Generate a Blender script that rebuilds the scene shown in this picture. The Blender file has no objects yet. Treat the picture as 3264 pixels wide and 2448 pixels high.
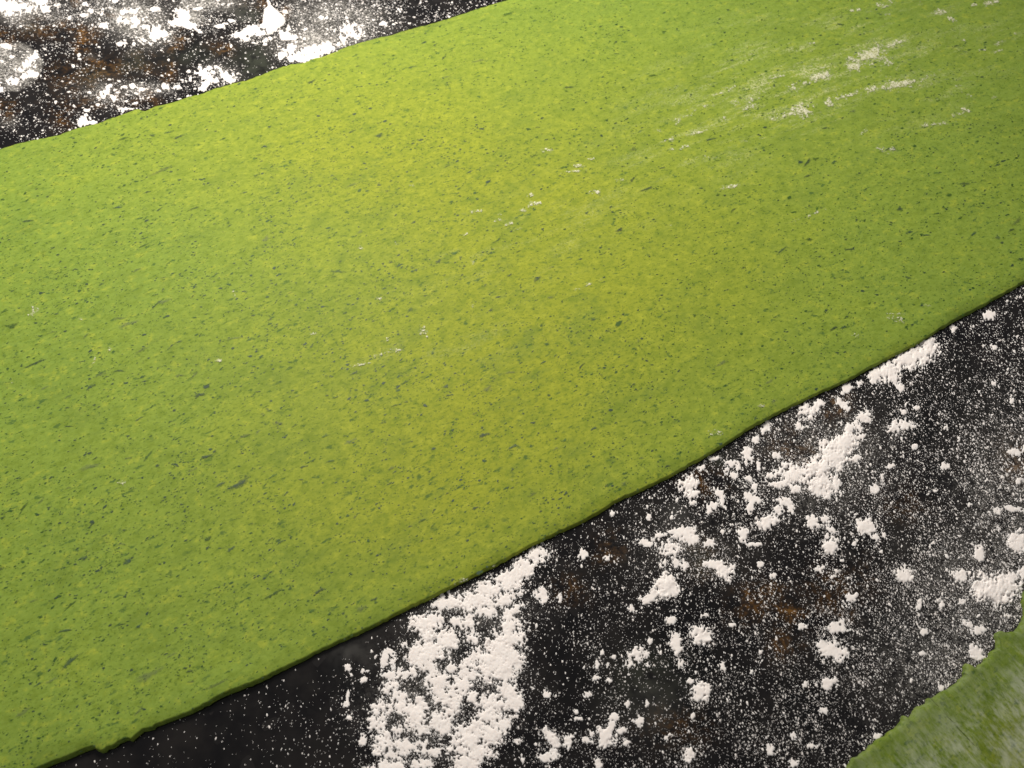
import bpy, math, random
import numpy as np
from mathutils import Vector

random.seed(7)
rng = np.random.default_rng(11)
scene = bpy.context.scene
COL = scene.collection

# ------------------------------------------------------------------ camera
W, H = 3264.0, 2448.0
F = 2600.0                       # focal length in photograph pixels
PITCH = math.radians(34.6)       # tilt away from straight down
CAM_H = 0.185                    # metres above the stone

cam_d = bpy.data.cameras.new("camera")
cam = bpy.data.objects.new("camera", cam_d)
COL.objects.link(cam)
cam.location = (0, 0, CAM_H)
cam.rotation_euler = (PITCH, 0, 0)
cam_d.sensor_width = 36.0
cam_d.lens = 36.0 * F / W
cam_d.clip_start = 0.002
cam_d.clip_end = 50.0
cam_d.dof.use_dof = True
cam_d.dof.focus_distance = CAM_H / math.cos(PITCH) * 0.97
cam_d.dof.aperture_fstop = 30
scene.camera = cam

# ------------------------------------------------------------------ light of the room
scene.view_settings.view_transform = 'Standard'
scene.view_settings.look = 'None'
scene.view_settings.exposure = 0.0
scene.view_settings.gamma = 1.0
world = bpy.data.worlds.new("World")
scene.world = world
world.use_nodes = True
bg = world.node_tree.nodes['Background']
bg.inputs['Color'].default_value = (0.98, 0.97, 0.97, 1)
bg.inputs['Strength'].default_value = 0.20


def P(x, y, z=0.0):
    """the point of the horizontal plane at height z that photograph pixel (x, y) looks at (arrays too)"""
    x = np.asarray(x, float); y = np.asarray(y, float); z = np.asarray(z, float)
    dx = x - W / 2; dy = y - H / 2
    s, c = math.sin(PITCH), math.cos(PITCH)
    dirx = dx
    diry = F * s - dy * c
    dirz = -F * c - dy * s
    t = (z - CAM_H) / dirz
    return np.stack([dirx * t, diry * t, z + 0 * t], -1)


def px_size(x, y):
    """metres per photograph pixel at that place"""
    dy = np.asarray(y, float) - H / 2
    return CAM_H / (F * math.cos(PITCH) + dy * math.sin(PITCH))


lamp_d = bpy.data.lights.new("ceiling_lamp", 'AREA')
lamp_d.shape = 'DISK'
lamp_d.size = 0.16
lamp_d.energy = 2.85
lamp_d.color = (1.0, 0.93, 0.83)
lamp = bpy.data.objects.new("ceiling_lamp", lamp_d)
COL.objects.link(lamp)
lamp.location = (-0.11, 0.37, 0.33)
tgt = Vector([float(v) for v in P(1300, 800)])
lamp.rotation_euler = (tgt - lamp.location).to_track_quat('-Z', 'Y').to_euler()


# ------------------------------------------------------------------ helpers
def hash2(ix, iy, seed):
    h = (ix.astype(np.int64) * 374761393 + iy.astype(np.int64) * 668265263 + seed * 1442695041) & 0xFFFFFFFF
    h = ((h ^ (h >> 13)) * 1274126177) & 0xFFFFFFFF
    h = ((h ^ (h >> 16)) * 2246822519) & 0xFFFFFFFF
    return ((h ^ (h >> 15)) & 0xFFFF) / 32767.5 - 1.0


def vnoise(x, y, scale, seed):
    x = np.asarray(x, float) / scale; y = np.asarray(y, float) / scale
    ix = np.floor(x); iy = np.floor(y)
    fx = x - ix; fy = y - iy
    fx = fx * fx * fx * (fx * (fx * 6 - 15) + 10); fy = fy * fy * fy * (fy * (fy * 6 - 15) + 10)
    ix = ix.astype(np.int64); iy = iy.astype(np.int64)
    a = hash2(ix, iy, seed); b = hash2(ix + 1, iy, seed)
    c = hash2(ix, iy + 1, seed); d = hash2(ix + 1, iy + 1, seed)
    return (a * (1 - fx) + b * fx) * (1 - fy) + (c * (1 - fx) + d * fx) * fy


def fbm(x, y, scale, seed, octs=3, gain=0.6):
    t = 0; a = 1; s = 0
    for k in range(octs):
        t = t + a * vnoise(x + 37.7 * k, y - 11.3 * k, scale, seed + k); s += a
        a *= gain; scale *= 0.5
    return t / s * 1.4


def mesh_from(name, V, faces_flat, nper, mats, attrs=None, smooth=True):
    """V (n,3); faces_flat (m, nper) int array -> mesh datablock, built with array writes"""
    me = bpy.data.meshes.new(name)
    V = np.ascontiguousarray(V, np.float32); Fc = np.ascontiguousarray(faces_flat, np.int32)
    me.vertices.add(len(V)); me.vertices.foreach_set('co', V.ravel())
    m = len(Fc)
    me.loops.add(m * nper); me.loops.foreach_set('vertex_index', Fc.ravel())
    me.polygons.add(m)
    me.polygons.foreach_set('loop_start', np.arange(0, m * nper, nper, dtype=np.int32))
    if smooth:
        me.polygons.foreach_set('use_smooth', np.ones(m, dtype=bool))
    for k, arr in (attrs or {}).items():
        a = me.attributes.new(k, 'FLOAT', 'POINT')
        a.data.foreach_set('value', np.ascontiguousarray(arr, np.float32).ravel())
    me.update(calc_edges=True)
    me.validate()
    for mt in (mats if isinstance(mats, (list, tuple)) else [mats]):
        me.materials.append(mt)
    return me


def link(name, data, parent=None):
    o = bpy.data.objects.new(name, data)
    COL.objects.link(o)
    if parent is not None:
        o.parent = parent
    return o


def tag(o, label=None, cat=None, group=None, kind=None):
    if label: o['label'] = label
    if cat: o['category'] = cat
    if group: o['group'] = group
    if kind: o['kind'] = kind
    return o


class NT:
    """a short way to write node materials"""
    def __init__(self, name):
        self.m = bpy.data.materials.new(name); self.m.use_nodes = True
        self.t = self.m.node_tree; self.t.nodes.clear()
        self.out = self.t.nodes.new('ShaderNodeOutputMaterial')
        self.tc = self.t.nodes.new('ShaderNodeTexCoord')

    def n(self, typ, **kw):
        nd = self.t.nodes.new(typ)
        for k, v in kw.items():
            if k.startswith('_'):
                setattr(nd, k[1:], v)
        return nd

    def set(self, sock, v):
        if hasattr(v, 'is_output') and v.is_output:
            self.t.links.new(v, sock)
        else:
            if sock.type == 'RGBA' and len(v) == 3: v = (*v, 1)
            sock.default_value = v

    def mapping(self, scale=(1, 1, 1), coord='Object'):
        mp = self.n('ShaderNodeMapping')
        self.set(mp.inputs['Vector'], self.tc.outputs[coord]); mp.inputs['Scale'].default_value = scale
        return mp.outputs[0]

    def noise(self, vec, scale, detail=3, rough=0.6, dist=0.0):
        nd = self.n('ShaderNodeTexNoise')
        self.set(nd.inputs['Vector'], vec)
        nd.inputs['Scale'].default_value = scale; nd.inputs['Detail'].default_value = detail
        nd.inputs['Roughness'].default_value = rough; nd.inputs['Distortion'].default_value = dist
        return nd.outputs['Fac']

    def voro(self, vec, scale, feature='F1', out='Distance'):
        nd = self.n('ShaderNodeTexVoronoi', _feature=feature)
        self.set(nd.inputs['Vector'], vec); nd.inputs['Scale'].default_value = scale
        return nd.outputs[out]

    def ramp(self, fac, lo, hi, a=0.0, b=1.0):
        nd = self.n('ShaderNodeMapRange', _clamp=True, _interpolation_type='SMOOTHSTEP')
        self.set(nd.inputs['Value'], fac)
        nd.inputs['From Min'].default_value = lo; nd.inputs['From Max'].default_value = hi
        nd.inputs['To Min'].default_value = a; nd.inputs['To Max'].default_value = b
        return nd.outputs['Result']

    def math(self, op, a, b=0.0, clamp=False):
        nd = self.n('ShaderNodeMath', _operation=op, _use_clamp=clamp)
        self.set(nd.inputs[0], a); self.set(nd.inputs[1], b)
        return nd.outputs[0]

    def mix(self, fac, a, b, mode='MIX'):
        nd = self.n('ShaderNodeMix', _data_type='RGBA', _blend_type=mode)
        self.set(nd.inputs[0], fac); self.set(nd.inputs[6], a); self.set(nd.inputs[7], b)
        return nd.outputs[2]

    def attr(self, name):
        nd = self.n('ShaderNodeAttribute', _attribute_name=name)
        return nd.outputs['Fac']

    def bump(self, h, strength, dist):
        nd = self.n('ShaderNodeBump')
        self.set(nd.inputs['Height'], h)
        nd.inputs['Strength'].default_value = strength; nd.inputs['Distance'].default_value = dist
        return nd.outputs[0]

    def principled(self, color, rough=0.5, spec=0.5, normal=None, **kw):
        b = self.n('ShaderNodeBsdfPrincipled')
        self.set(b.inputs['Base Color'], color); self.set(b.inputs['Roughness'], rough)
        self.set(b.inputs['Specular IOR Level'], spec)
        if normal is not None: self.set(b.inputs['Normal'], normal)
        for k, v in kw.items():
            self.set(b.inputs[k], v)
        return b.outputs[0]

    def done(self, sh):
        self.t.links.new(sh, self.out.inputs['Surface'])
        return self.m


# ------------------------------------------------------------------ materials
def mat_stone():
    t = NT("polished_black_granite")
    v = t.mapping()
    n1 = t.noise(v, 60, 4, 0.65)
    n2 = t.noise(v, 240, 3, 0.6)
    n3 = t.noise(v, 900, 2, 0.6)
    crystals = t.voro(v, 420, 'F1', 'Color')
    base = t.mix(t.ramp(n1, 0.35, 0.7), (0.0040, 0.0038, 0.0044), (0.0125, 0.0110, 0.0105))
    sep = t.n('ShaderNodeSeparateColor'); t.set(sep.inputs[0], crystals)
    base = t.mix(t.ramp(sep.outputs[0], 0.84, 0.98), base, (0.0125, 0.0115, 0.0115))
    # rust brown and olive minerals
    br = t.math('MULTIPLY', t.attr('brown'), t.ramp(n2, 0.34, 0.66))
    rust = t.mix(t.ramp(n3, 0.4, 0.65), (0.046, 0.023, 0.008), (0.28, 0.130, 0.020))
    base = t.mix(t.math('MULTIPLY', br, 0.9, True), base, rust)
    base = t.mix(t.math('MULTIPLY', t.attr('olive'), t.ramp(n2, 0.25, 0.6), True), base, (0.032, 0.036, 0.026))
    base = t.mix(t.math('MULTIPLY', t.attr('grey'), t.ramp(n2, 0.2, 0.6), True), base, (0.075, 0.074, 0.070))
    # thin film of wiped flour
    fl = t.noise(v, 900, 4, 0.8)
    fl2 = t.noise(v, 2600, 2, 0.7)
    film = t.math('MULTIPLY', t.attr('film'), t.ramp(t.math('ADD', t.math('MULTIPLY', fl, 0.6), t.math('MULTIPLY', fl2, 0.4)), 0.42, 0.64))
    col = t.mix(t.math('MULTIPLY', film, 1.0, True), base, (0.62, 0.60, 0.56))
    rough = t.math('ADD', t.math('MULTIPLY', film, 0.5), t.ramp(n2, 0.3, 0.7, 0.10, 0.18), True)
    return t.done(t.principled(col, rough, 0.30, t.bump(n3, 0.03, 0.0002)))


def mat_flour():
    t = NT("wheat_flour")
    v = t.mapping()
    n = t.noise(v, 1500, 4, 0.75)
    n2 = t.noise(v, 350, 3, 0.6)
    col = t.mix(t.ramp(n2, 0.3, 0.7), (0.765, 0.72, 0.70), (0.825, 0.785, 0.765))
    return t.done(t.principled(col, 1.0, 0.03, t.bump(n, 0.35, 0.0002), **{'Subsurface Weight': 0.7, 'Subsurface Radius': (1.0, 0.95, 0.9), 'Subsurface Scale': 0.0006}))


def dough_color(t, v, vs):
    big = t.noise(v, 18, 3, 0.6)
    cloud = t.noise(t.mapping((0.55, 1, 1)), 75, 4, 0.62)
    mid = t.noise(vs, 190, 4, 0.65)
    fine = t.noise(t.mapping((0.7, 1, 1)), 1150, 3, 0.75)
    tint = t.math('ADD', t.attr('tint'), t.math('MULTIPLY', t.math('SUBTRACT', big, 0.5), 0.30), True)
    col = t.mix(tint, (0.186, 0.271, 0.045), (0.288, 0.293, 0.018))
    # clouds of finely ground spinach, drawn out along the sheet
    col = t.mix(t.ramp(cloud, 0.46, 0.78, 0.0, 0.42), col, (0.122, 0.190, 0.032))
    col = t.mix(t.ramp(cloud, 0.26, 0.46, 0.18, 0.0), col, (0.325, 0.370, 0.028))
    col = t.mix(t.ramp(mid, 0.50, 0.75, 0.0, 0.55), col, (0.130, 0.190, 0.034))
    mot = t.noise(t.mapping((0.8, 1, 1)), 430, 3, 0.65)
    col = t.mix(t.ramp(mot, 0.32, 0.50, 0.55, 0.0), col, (0.135, 0.195, 0.022))
    col = t.mix(t.ramp(mot, 0.52, 0.72, 0.0, 0.42), col, (0.370, 0.400, 0.045))
    # grain: darker pits and paler floury points
    col = t.mix(t.ramp(fine, 0.28, 0.56, 0.42, 0.0), col, (0.115, 0.170, 0.016))
    col = t.mix(t.ramp(fine, 0.58, 0.82, 0.0, 0.45), col, (0.420, 0.430, 0.050))
    # small specks drawn out along the rolling direction
    s1 = t.noise(t.mapping((0.60, 1, 1)), 620, 3, 0.6)
    gate = t.noise(v, 95, 2, 0.6)
    k1 = t.math('MULTIPLY', t.ramp(s1, 0.57, 0.69), t.ramp(gate, 0.34, 0.62, 0.15, 1.0))
    col = t.mix(t.math('MULTIPLY', k1, 0.80), col, (0.045, 0.100, 0.028))
    s2 = t.noise(t.mapping((0.60, 1, 1)), 1400, 2, 0.6)
    col = t.mix(t.ramp(s2, 0.57, 0.68, 0.0, 0.60), col, (0.075, 0.130, 0.016))
    # flour brushed thinly over part of the sheet
    br = t.noise(t.mapping((0.22, 1, 1)), 210, 5, 0.72)
    grit = t.noise(v, 1500, 2, 0.7)
    bm = t.math('MULTIPLY', t.math('MULTIPLY', t.attr('brush'), t.ramp(br, 0.47, 0.68)), t.ramp(grit, 0.42, 0.62))
    col = t.mix(t.math('MULTIPLY', bm, 0.68, True), col, (0.60, 0.60, 0.36))
    return col, mid, fine


def mat_dough(floured=False):
    t = NT("floured_spinach_dough" if floured else "spinach_dough")
    v = t.mapping(); vs = t.mapping((0.45, 1, 1))
    col, mid, fine = dough_color(t, v, vs)
    hgt = t.math('ADD', mid, t.math('MULTIPLY', fine, 0.35))
    rough = 0.62
    if floured:
        col = t.mix(1.0, col, (0.62, 0.66, 0.60), 'MULTIPLY')
        a = t.noise(t.mapping((1, 0.55, 1)), 130, 5, 0.66)
        b = t.noise(t.mapping((1, 0.4, 1)), 900, 3, 0.75)
        m = t.math('MULTIPLY', t.ramp(t.math('ADD', t.math('MULTIPLY', a, 0.45), t.math('MULTIPLY', b, 0.55)), 0.39, 0.66), t.attr('dusting'))
        col = t.mix(t.math('MULTIPLY', m, 0.50), col, (0.50, 0.52, 0.44))
        rough = 0.75
    nrm = t.bump(hgt, 0.04, 0.0005)
    return t.done(t.principled(col, rough, 0.07, nrm, **{'Subsurface Weight': 0.12, 'Subsurface Radius': (0.6, 0.6, 0.12), 'Subsurface Scale': 0.0012}))


def mat_fleck(name, c1, c2, alpha, grain=1500):
    """leaf bits rolled into the dough: the thin rim lets the dough through"""
    t = NT(name)
    v = t.n('ShaderNodeNewGeometry').outputs['Position']
    oi = t.n('ShaderNodeObjectInfo')
    col = t.mix(t.noise(v, 500, 3, 0.7), c1, c2)
    hv = t.n('ShaderNodeHueSaturation'); t.set(hv.inputs['Color'], col)
    t.set(hv.inputs['Value'], t.ramp(oi.outputs['Random'], 0, 1, 0.75, 1.4))
    a = t.math('MULTIPLY', t.ramp(t.math('ADD', t.attr('core'), t.math('MULTIPLY', t.math('SUBTRACT', t.noise(v, grain, 4, 0.75), 0.5), 2.4)), 0.05, 1.35), alpha)
    sh = t.principled(hv.outputs[0], 0.55, 0.25)
    tr = t.n('ShaderNodeBsdfTransparent')
    mx = t.n('ShaderNodeMixShader'); t.set(mx.inputs[0], a)
    t.t.links.new(tr.outputs[0], mx.inputs[1]); t.t.links.new(sh, mx.inputs[2])
    return t.done(mx.outputs[0])


def mat_smear():
    t = NT("flour_rubbed_on_dough")
    v = t.mapping()
    n = t.noise(v, 1700, 3, 0.7)
    col = t.mix(t.ramp(n, 0.35, 0.65), (0.48, 0.50, 0.22), (0.72, 0.71, 0.58))
    a = t.math('MULTIPLY', t.ramp(t.math('ADD', t.attr('core'), t.math('MULTIPLY', t.math('SUBTRACT', n, 0.5), 2.6)), 0.16, 1.05), 0.80)
    sh = t.principled(col, 0.95, 0.1, t.bump(n, 0.5, 0.0003))
    tr = t.n('ShaderNodeBsdfTransparent')
    mx = t.n('ShaderNodeMixShader'); t.set(mx.inputs[0], a)
    t.t.links.new(tr.outputs[0], mx.inputs[1]); t.t.links.new(sh, mx.inputs[2])
    return t.done(mx.outputs[0])


M_STONE = mat_stone(); M_FLOUR = mat_flour(); M_DOUGH = mat_dough(); M_DOUGH2 = mat_dough(True)
M_LEAF = mat_fleck("spinach_leaf_dark", (0.014, 0.046, 0.030), (0.040, 0.078, 0.050), 0.80)
M_LEAF_G = mat_fleck("spinach_leaf_green", (0.022, 0.080, 0.014), (0.045, 0.110, 0.020), 0.74)
M_LEAF_F = mat_fleck("spinach_leaf_deep", (0.075, 0.105, 0.055), (0.13, 0.16, 0.075), 0.45)
M_SMEAR = mat_smear()

# ------------------------------------------------------------------ outlines read from the photograph
TOP_EDGE = [(-700, 682), (-300, 563), (0, 475), (64, 455), (187, 430), (248, 407), (310, 393), (369, 371), (403, 359), (428, 349), (443, 346), (452, 352), (465, 353),
            (492, 339), (544, 327), (605, 307), (647, 296), (716, 272), (758, 262), (770, 258), (785, 257), (805, 248), (817, 241), (834, 239), (859, 226),
            (893, 213), (913, 209), (928, 204), (942, 203), (977, 195), (999, 184), (1036, 177), (1065, 165), (1088, 155), (1122, 143), (1152, 133),
            (1216, 116), (1240, 114), (1260, 106), (1334, 85), (1403, 66), (1486, 39), (1540, 22), (1612, 0), (2200, -172), (3000, -408), (3900, -672)]
LOW_EDGE = [(-700, 2842), (-300, 2650), (148, 2448), (177, 2436), (236, 2414), (275, 2397), (308, 2387), (317, 2397), (330, 2401), (339, 2399), (346, 2390), (364, 2388),
            (384, 2372), (413, 2359), (425, 2364), (438, 2351), (462, 2333), (492, 2328), (502, 2318), (571, 2291), (639, 2266), (698, 2230),
            (767, 2198), (836, 2178), (848, 2173), (858, 2161), (880, 2146), (935, 2124), (1003, 2092), (1008, 2083), (1088, 2050), (1186, 2006),
            (1285, 1952), (1393, 1902), (1481, 1856), (1570, 1814), (1678, 1752), (1800, 1694), (1863, 1667), (1908, 1646), (1915, 1632), (1940, 1616), (1981, 1594), (2026, 1576), (2071, 1556), (2123, 1529), (2153, 1513),
            (2196, 1489), (2252, 1457), (2300, 1431), (2326, 1412), (2373, 1379), (2451, 1337), (2540, 1291), (2555, 1283), (2604, 1259), (2668, 1234),
            (2717, 1209), (2766, 1180), (2865, 1131), (2943, 1091), (2963, 1074), (3022, 1037), (3086, 1005), (3155, 966), (3209, 934), (3264, 905),
            (3500, 775), (3900, 560)]
SECOND_EDGE = [(2250, 2830), (2500, 2620), (2640, 2497), (2697, 2448), (2722, 2414), (2766, 2385), (2810, 2345), (2855, 2316), (2874, 2299), (2880, 2278), (2899, 2284), (2914, 2271),
               (2924, 2252), (2955, 2238), (2958, 2219), (2973, 2220), (3012, 2198), (3061, 2168), (3079, 2144), (3083, 2118), (3096, 2126),
               (3120, 2119), (3150, 2094), (3177, 2065), (3182, 2045), (3176, 2023), (3189, 2011), (3214, 2013), (3234, 2008), (3258, 1990),
               (3272, 1955), (3262, 1915), (3270, 1880), (3330, 1838), (3450, 1760), (3700, 1600)]


def resample(pts, step, jit, seed):
    pts = np.array(pts, float)
    d = np.r_[0, np.cumsum(np.hypot(*np.diff(pts, axis=0).T))]
    n = int(d[-1] / step)
    s = np.linspace(0, d[-1], n)
    x = np.interp(s, d, pts[:, 0]); y = np.interp(s, d, pts[:, 1])
    tx = np.gradient(x); ty = np.gradient(y); L = np.hypot(tx, ty) + 1e-9
    o = jit * (vnoise(s, s * 0, 26, seed) + 0.6 * vnoise(s, s * 0, 9, seed + 1) + 0.8 * np.maximum(0, vnoise(s, s * 0, 14, seed + 2) - 0.45) * 4 - 0.2)
    return np.stack([x - ty / L * o, y + tx / L * o], -1)


THICK = 0.0015
A_px = resample(TOP_EDGE, 3.0, -1.0, 21)
B_px = resample(LOW_EDGE, 3.0, 0.8, 31)


def soften(a, w, x0):
    """a knife-cut rim runs straighter than the hand-read outline: a moving mean right of x0"""
    k = np.hanning(w + 2)[1:-1]; k /= k.sum()
    pad = np.concatenate([a[:1].repeat(w // 2, 0), a, a[-1:].repeat(w // 2, 0)])
    sm = np.stack([np.convolve(pad[:, c], k, 'valid') for c in (0, 1)], -1)
    m = np.clip((a[:, :1] - x0) / 60, 0, 1)
    n = 1.6 * vnoise(np.arange(len(a)), np.zeros(len(a)), 5, 39)[:, None] * np.array([[0.4, 0.9]])
    return a * (1 - m) + (sm + n) * m


B_px = soften(B_px, 61, 520)
n_col = max(len(A_px), len(B_px))


def to_n(a, n):
    s = np.linspace(0, 1, len(a)); q = np.linspace(0, 1, n)
    return np.stack([np.interp(q, s, a[:, 0]), np.interp(q, s, a[:, 1])], -1)


def sheet_z(x, y):
    """height of the big sheet's upper face at photograph pixel (x, y)"""
    z = THICK + 0.00025 * fbm(x, y, 600, 51, 2) + 0.00003 * fbm(x, y, 140, 53, 2)
    # the lifted lip near the lower left edge and the shallow ripples behind it
    z = z + 0.0005 * np.exp(-((x - 770) / 150) ** 2 - ((y - (2198 - 0.46 * (x - 767))) / 45) ** 2)
    r = (y + 0.42 * x - 2480)
    z = z + 0.00012 * np.sin(r / 26.0) * np.exp(-((x - 560) / 330) ** 2 - ((y - 2150) / 110) ** 2)
    return z


def build_sheet(name, A, B, root, mat, zfun, attr_fun, rows=56):
    """a rolled sheet between outline A (far rim) and outline B (near rim); the vertices are local to root"""
    n = len(A)
    Atop = P(A[:, 0], A[:, 1], THICK * 0.9); Bbot = P(B[:, 0], B[:, 1], 0.0)
    Abot = Atop.copy(); Abot[:, 2] = 0
    across = Atop - Bbot; across[:, 2] = 0
    wid = np.linalg.norm(across, axis=1, keepdims=True); u = across / wid
    lean = 0.00020 + 0.00008 * vnoise(np.arange(n), np.zeros(n), 40, 77)[:, None]
    ring = []
    ring.append(Bbot - [0, 0, 0.0004])
    for off, zz in ((0.25, 0.35), (0.7, 0.68), (1.5, 0.90)):
        p = Bbot + u * lean * off; p[:, 2] = THICK * zz; ring.append(p)
    tt = np.linspace(0, 1, rows) ** 1.0
    inner = []
    for k in range(rows):
        d = 0.0006 + tt[k] * (wid - 0.0012)
        p = Bbot + u * d; inner.append(p)
    ring += inner
    for off, zz in ((1.5, 0.93), (0.6, 0.72), (0.2, 0.4)):
        p = Abot - u * 0.0003 * off; p[:, 2] = THICK * zz; ring.append(p)
    ring.append(Abot - [0, 0, 0.0004])
    G = np.stack(ring, 0)                      # rows, cols, 3
    # photograph pixels of the surface points, for height and colour
    s, c = math.sin(PITCH), math.cos(PITCH)
    rel = G - [0, 0, CAM_H]
    dep = rel[..., 1] * s - rel[..., 2] * c
    px = W / 2 + F * rel[..., 0] / dep
    py = H / 2 - F * (rel[..., 1] * c + rel[..., 2] * s) / dep
    zt = zfun(px, py)
    r0, r1 = 4, 4 + rows
    G[r0:r1, :, 2] = zt[r0:r1]
    for k in (1, 2, 3):
        G[k, :, 2] *= zt[4] / THICK
    R, C = G.shape[:2]
    idx = np.arange(R * C).reshape(R, C)
    q = np.stack([idx[:-1, :-1], idx[:-1, 1:], idx[1:, 1:], idx[1:, :-1]], -1).reshape(-1, 4)
    inv = np.linalg.inv(np.array(root.matrix_world))
    V = G.reshape(-1, 3)
    V = V @ inv[:3, :3].T + inv[:3, 3]
    at = attr_fun(px, py, G)
    me = mesh_from(name, V, q, 4, mat, {k: v.reshape(-1) for k, v in at.items()})
    return link(name, me, root)


def root_at(name, p, ang):
    o = bpy.data.objects.new(name, None); COL.objects.link(o)
    o.empty_display_size = 0.02
    o.location = (float(p[0]), float(p[1]), 0.0); o.rotation_euler = (0, 0, ang)
    bpy.context.view_layer.update()
    return o


# ------------------------------------------------------------------ the stone worktop
def gauss_map(x, y, blobs):
    g = np.zeros_like(x)
    for (cx, cy, rx, ry, a) in blobs:
        g = np.maximum(g, a * np.exp(-((x - cx) / rx) ** 2 - ((y - cy) / ry) ** 2))
    return g


def v1(L):   # view of the corner at 4.066x
    return [(b[0] / 4.066, b[1] / 4.066, b[2] / 4.066, b[3] / 4.066, *b[4:]) for b in L]


def v2(L):
    return [(544 + b[0] / 4.066, b[1] / 4.066, b[2] / 4.066, b[3] / 4.066, *b[4:]) for b in L]


def v4(L):
    return [(1100 + b[0] / 3.456, 1700 + b[1] / 3.456, b[2] / 3.456, b[3] / 3.456, *b[4:]) for b in L]


def v5(L):
    return [(1100 + b[0] / 3.456, 1968 + b[1] / 3.456, b[2] / 3.456, b[3] / 3.456, *b[4:]) for b in L]


def v7(L):
    return [(1632 + b[0] / 1.3554, 1224 + b[1] / 1.3554, b[2] / 1.3554, b[3] / 1.3554, *b[4:]) for b in L]


BROWN = v1([(800, 330, 70, 50, .8), (1060, 540, 110, 140, 1.0), (990, 420, 90, 70, .8), (1280, 780, 190, 70, .75), (1280, 950, 260, 130, .7), (60, 530, 110, 40, .7),
            (800, 1500, 150, 140, .5), (1900, 930, 80, 40, .6), (350, 350, 180, 80, .5), (950, 50, 90, 60, .5), (1400, 230, 70, 60, .4), (1950, 1230, 140, 60, .6), (60, 1400, 120, 90, .5), (30, 420, 160, 90, .6), (500, 400, 350, 120, .42), (1500, 850, 500, 150, .40), (900, 1000, 300, 150, .35), (1250, 1300, 500, 90, .35)]) \
    + v2([(690, 700, 90, 70, .9), (60, 800, 80, 60, .8), (1180, 270, 55, 45, .95), (1550, 135, 55, 45, .9), (100, 560, 120, 80, .7), (640, 620, 130, 80, .6), (40, 930, 90, 70, .5), (1150, 60, 200, 60, .4)]) \
    + v7([(1030, 940, 75, 75, 0.46), (1190, 1000, 70, 55, 0.53), (1130, 900, 60, 50, 0.43), (1400, 900, 110, 90, 0.34), (840, 420, 75, 50, 0.34), (1200, 280, 90, 80, 0.31), (1270, 330, 30, 80, 0.37), (1410, 120, 55, 50, 0.53),
          (820, 750, 60, 80, 0.28), (2170, 330, 60, 80, 0.37), (1180, 1120, 70, 70, 0.34), (250, 900, 60, 60, 0.31), (700, 1480, 120, 80, 0.28), (420, 690, 60, 60, 0.28), (1700, 520, 80, 60, 0.22), (1500, 830, 60, 60, 0.25)])
OLIVE = v1([(1250, 960, 240, 110, .5), (1750, 840, 200, 120, .7), (350, 360, 120, 70, .5)]) + v2([(1060, 790, 280, 190, 1.0), (300, 740, 300, 110, .6), (950, 170, 160, 90, .9)]) + v7([(900, 330, 60, 40, .5), (820, 760, 60, 60, .6), (580, 1300, 150, 120, .5)])
GREY = v1([(1750, 700, 150, 60, .35), (1200, 710, 130, 50, .4)]) + v2([(930, 200, 120, 60, .6)]) + v7([(720, 575, 50, 50, .45), (30, 620, 40, 30, .4), (600, 1400, 130, 100, .25)]) + [(1130, 2080, 60, 40, .45)]
FILM = v1([(150, 860, 380, 300, .0), (1700, 230, 380, 220, 1.1), (150, 90, 420, 170, 1.1), (1150, 130, 250, 170, .55), (1350, 1200, 300, 130, .5), (1800, 1150, 350, 90, .55), (2000, 450, 260, 140, .7), (700, 180, 260, 130, .45), (100, 1560, 120, 80, .35)]) \
    + v2([(500, 55, 430, 85, 1.0), (330, 210, 180, 90, .9), (1850, 550, 420, 200, 1.0), (2100, 200, 500, 260, .75), (650, 980, 230, 130, .4), (1050, 470, 200, 90, .4), (1700, 100, 260, 120, .3)]) \
    + v4([(1400, 850, 600, 250, .25), (1600, 1400, 300, 400, .25), (1000, 1350, 350, 300, .22)]) + v5([(800, 1000, 480, 520, .28)]) \
    + v7([(1350, 330, 280, 230, .26), (2050, 900, 330, 300, .30), (2150, 560, 220, 380, .28), (1900, 1200, 330, 280, .24), (750, 700, 260, 130, .12)]) + [(1120, 80, 110, 90, .6)]


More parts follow.
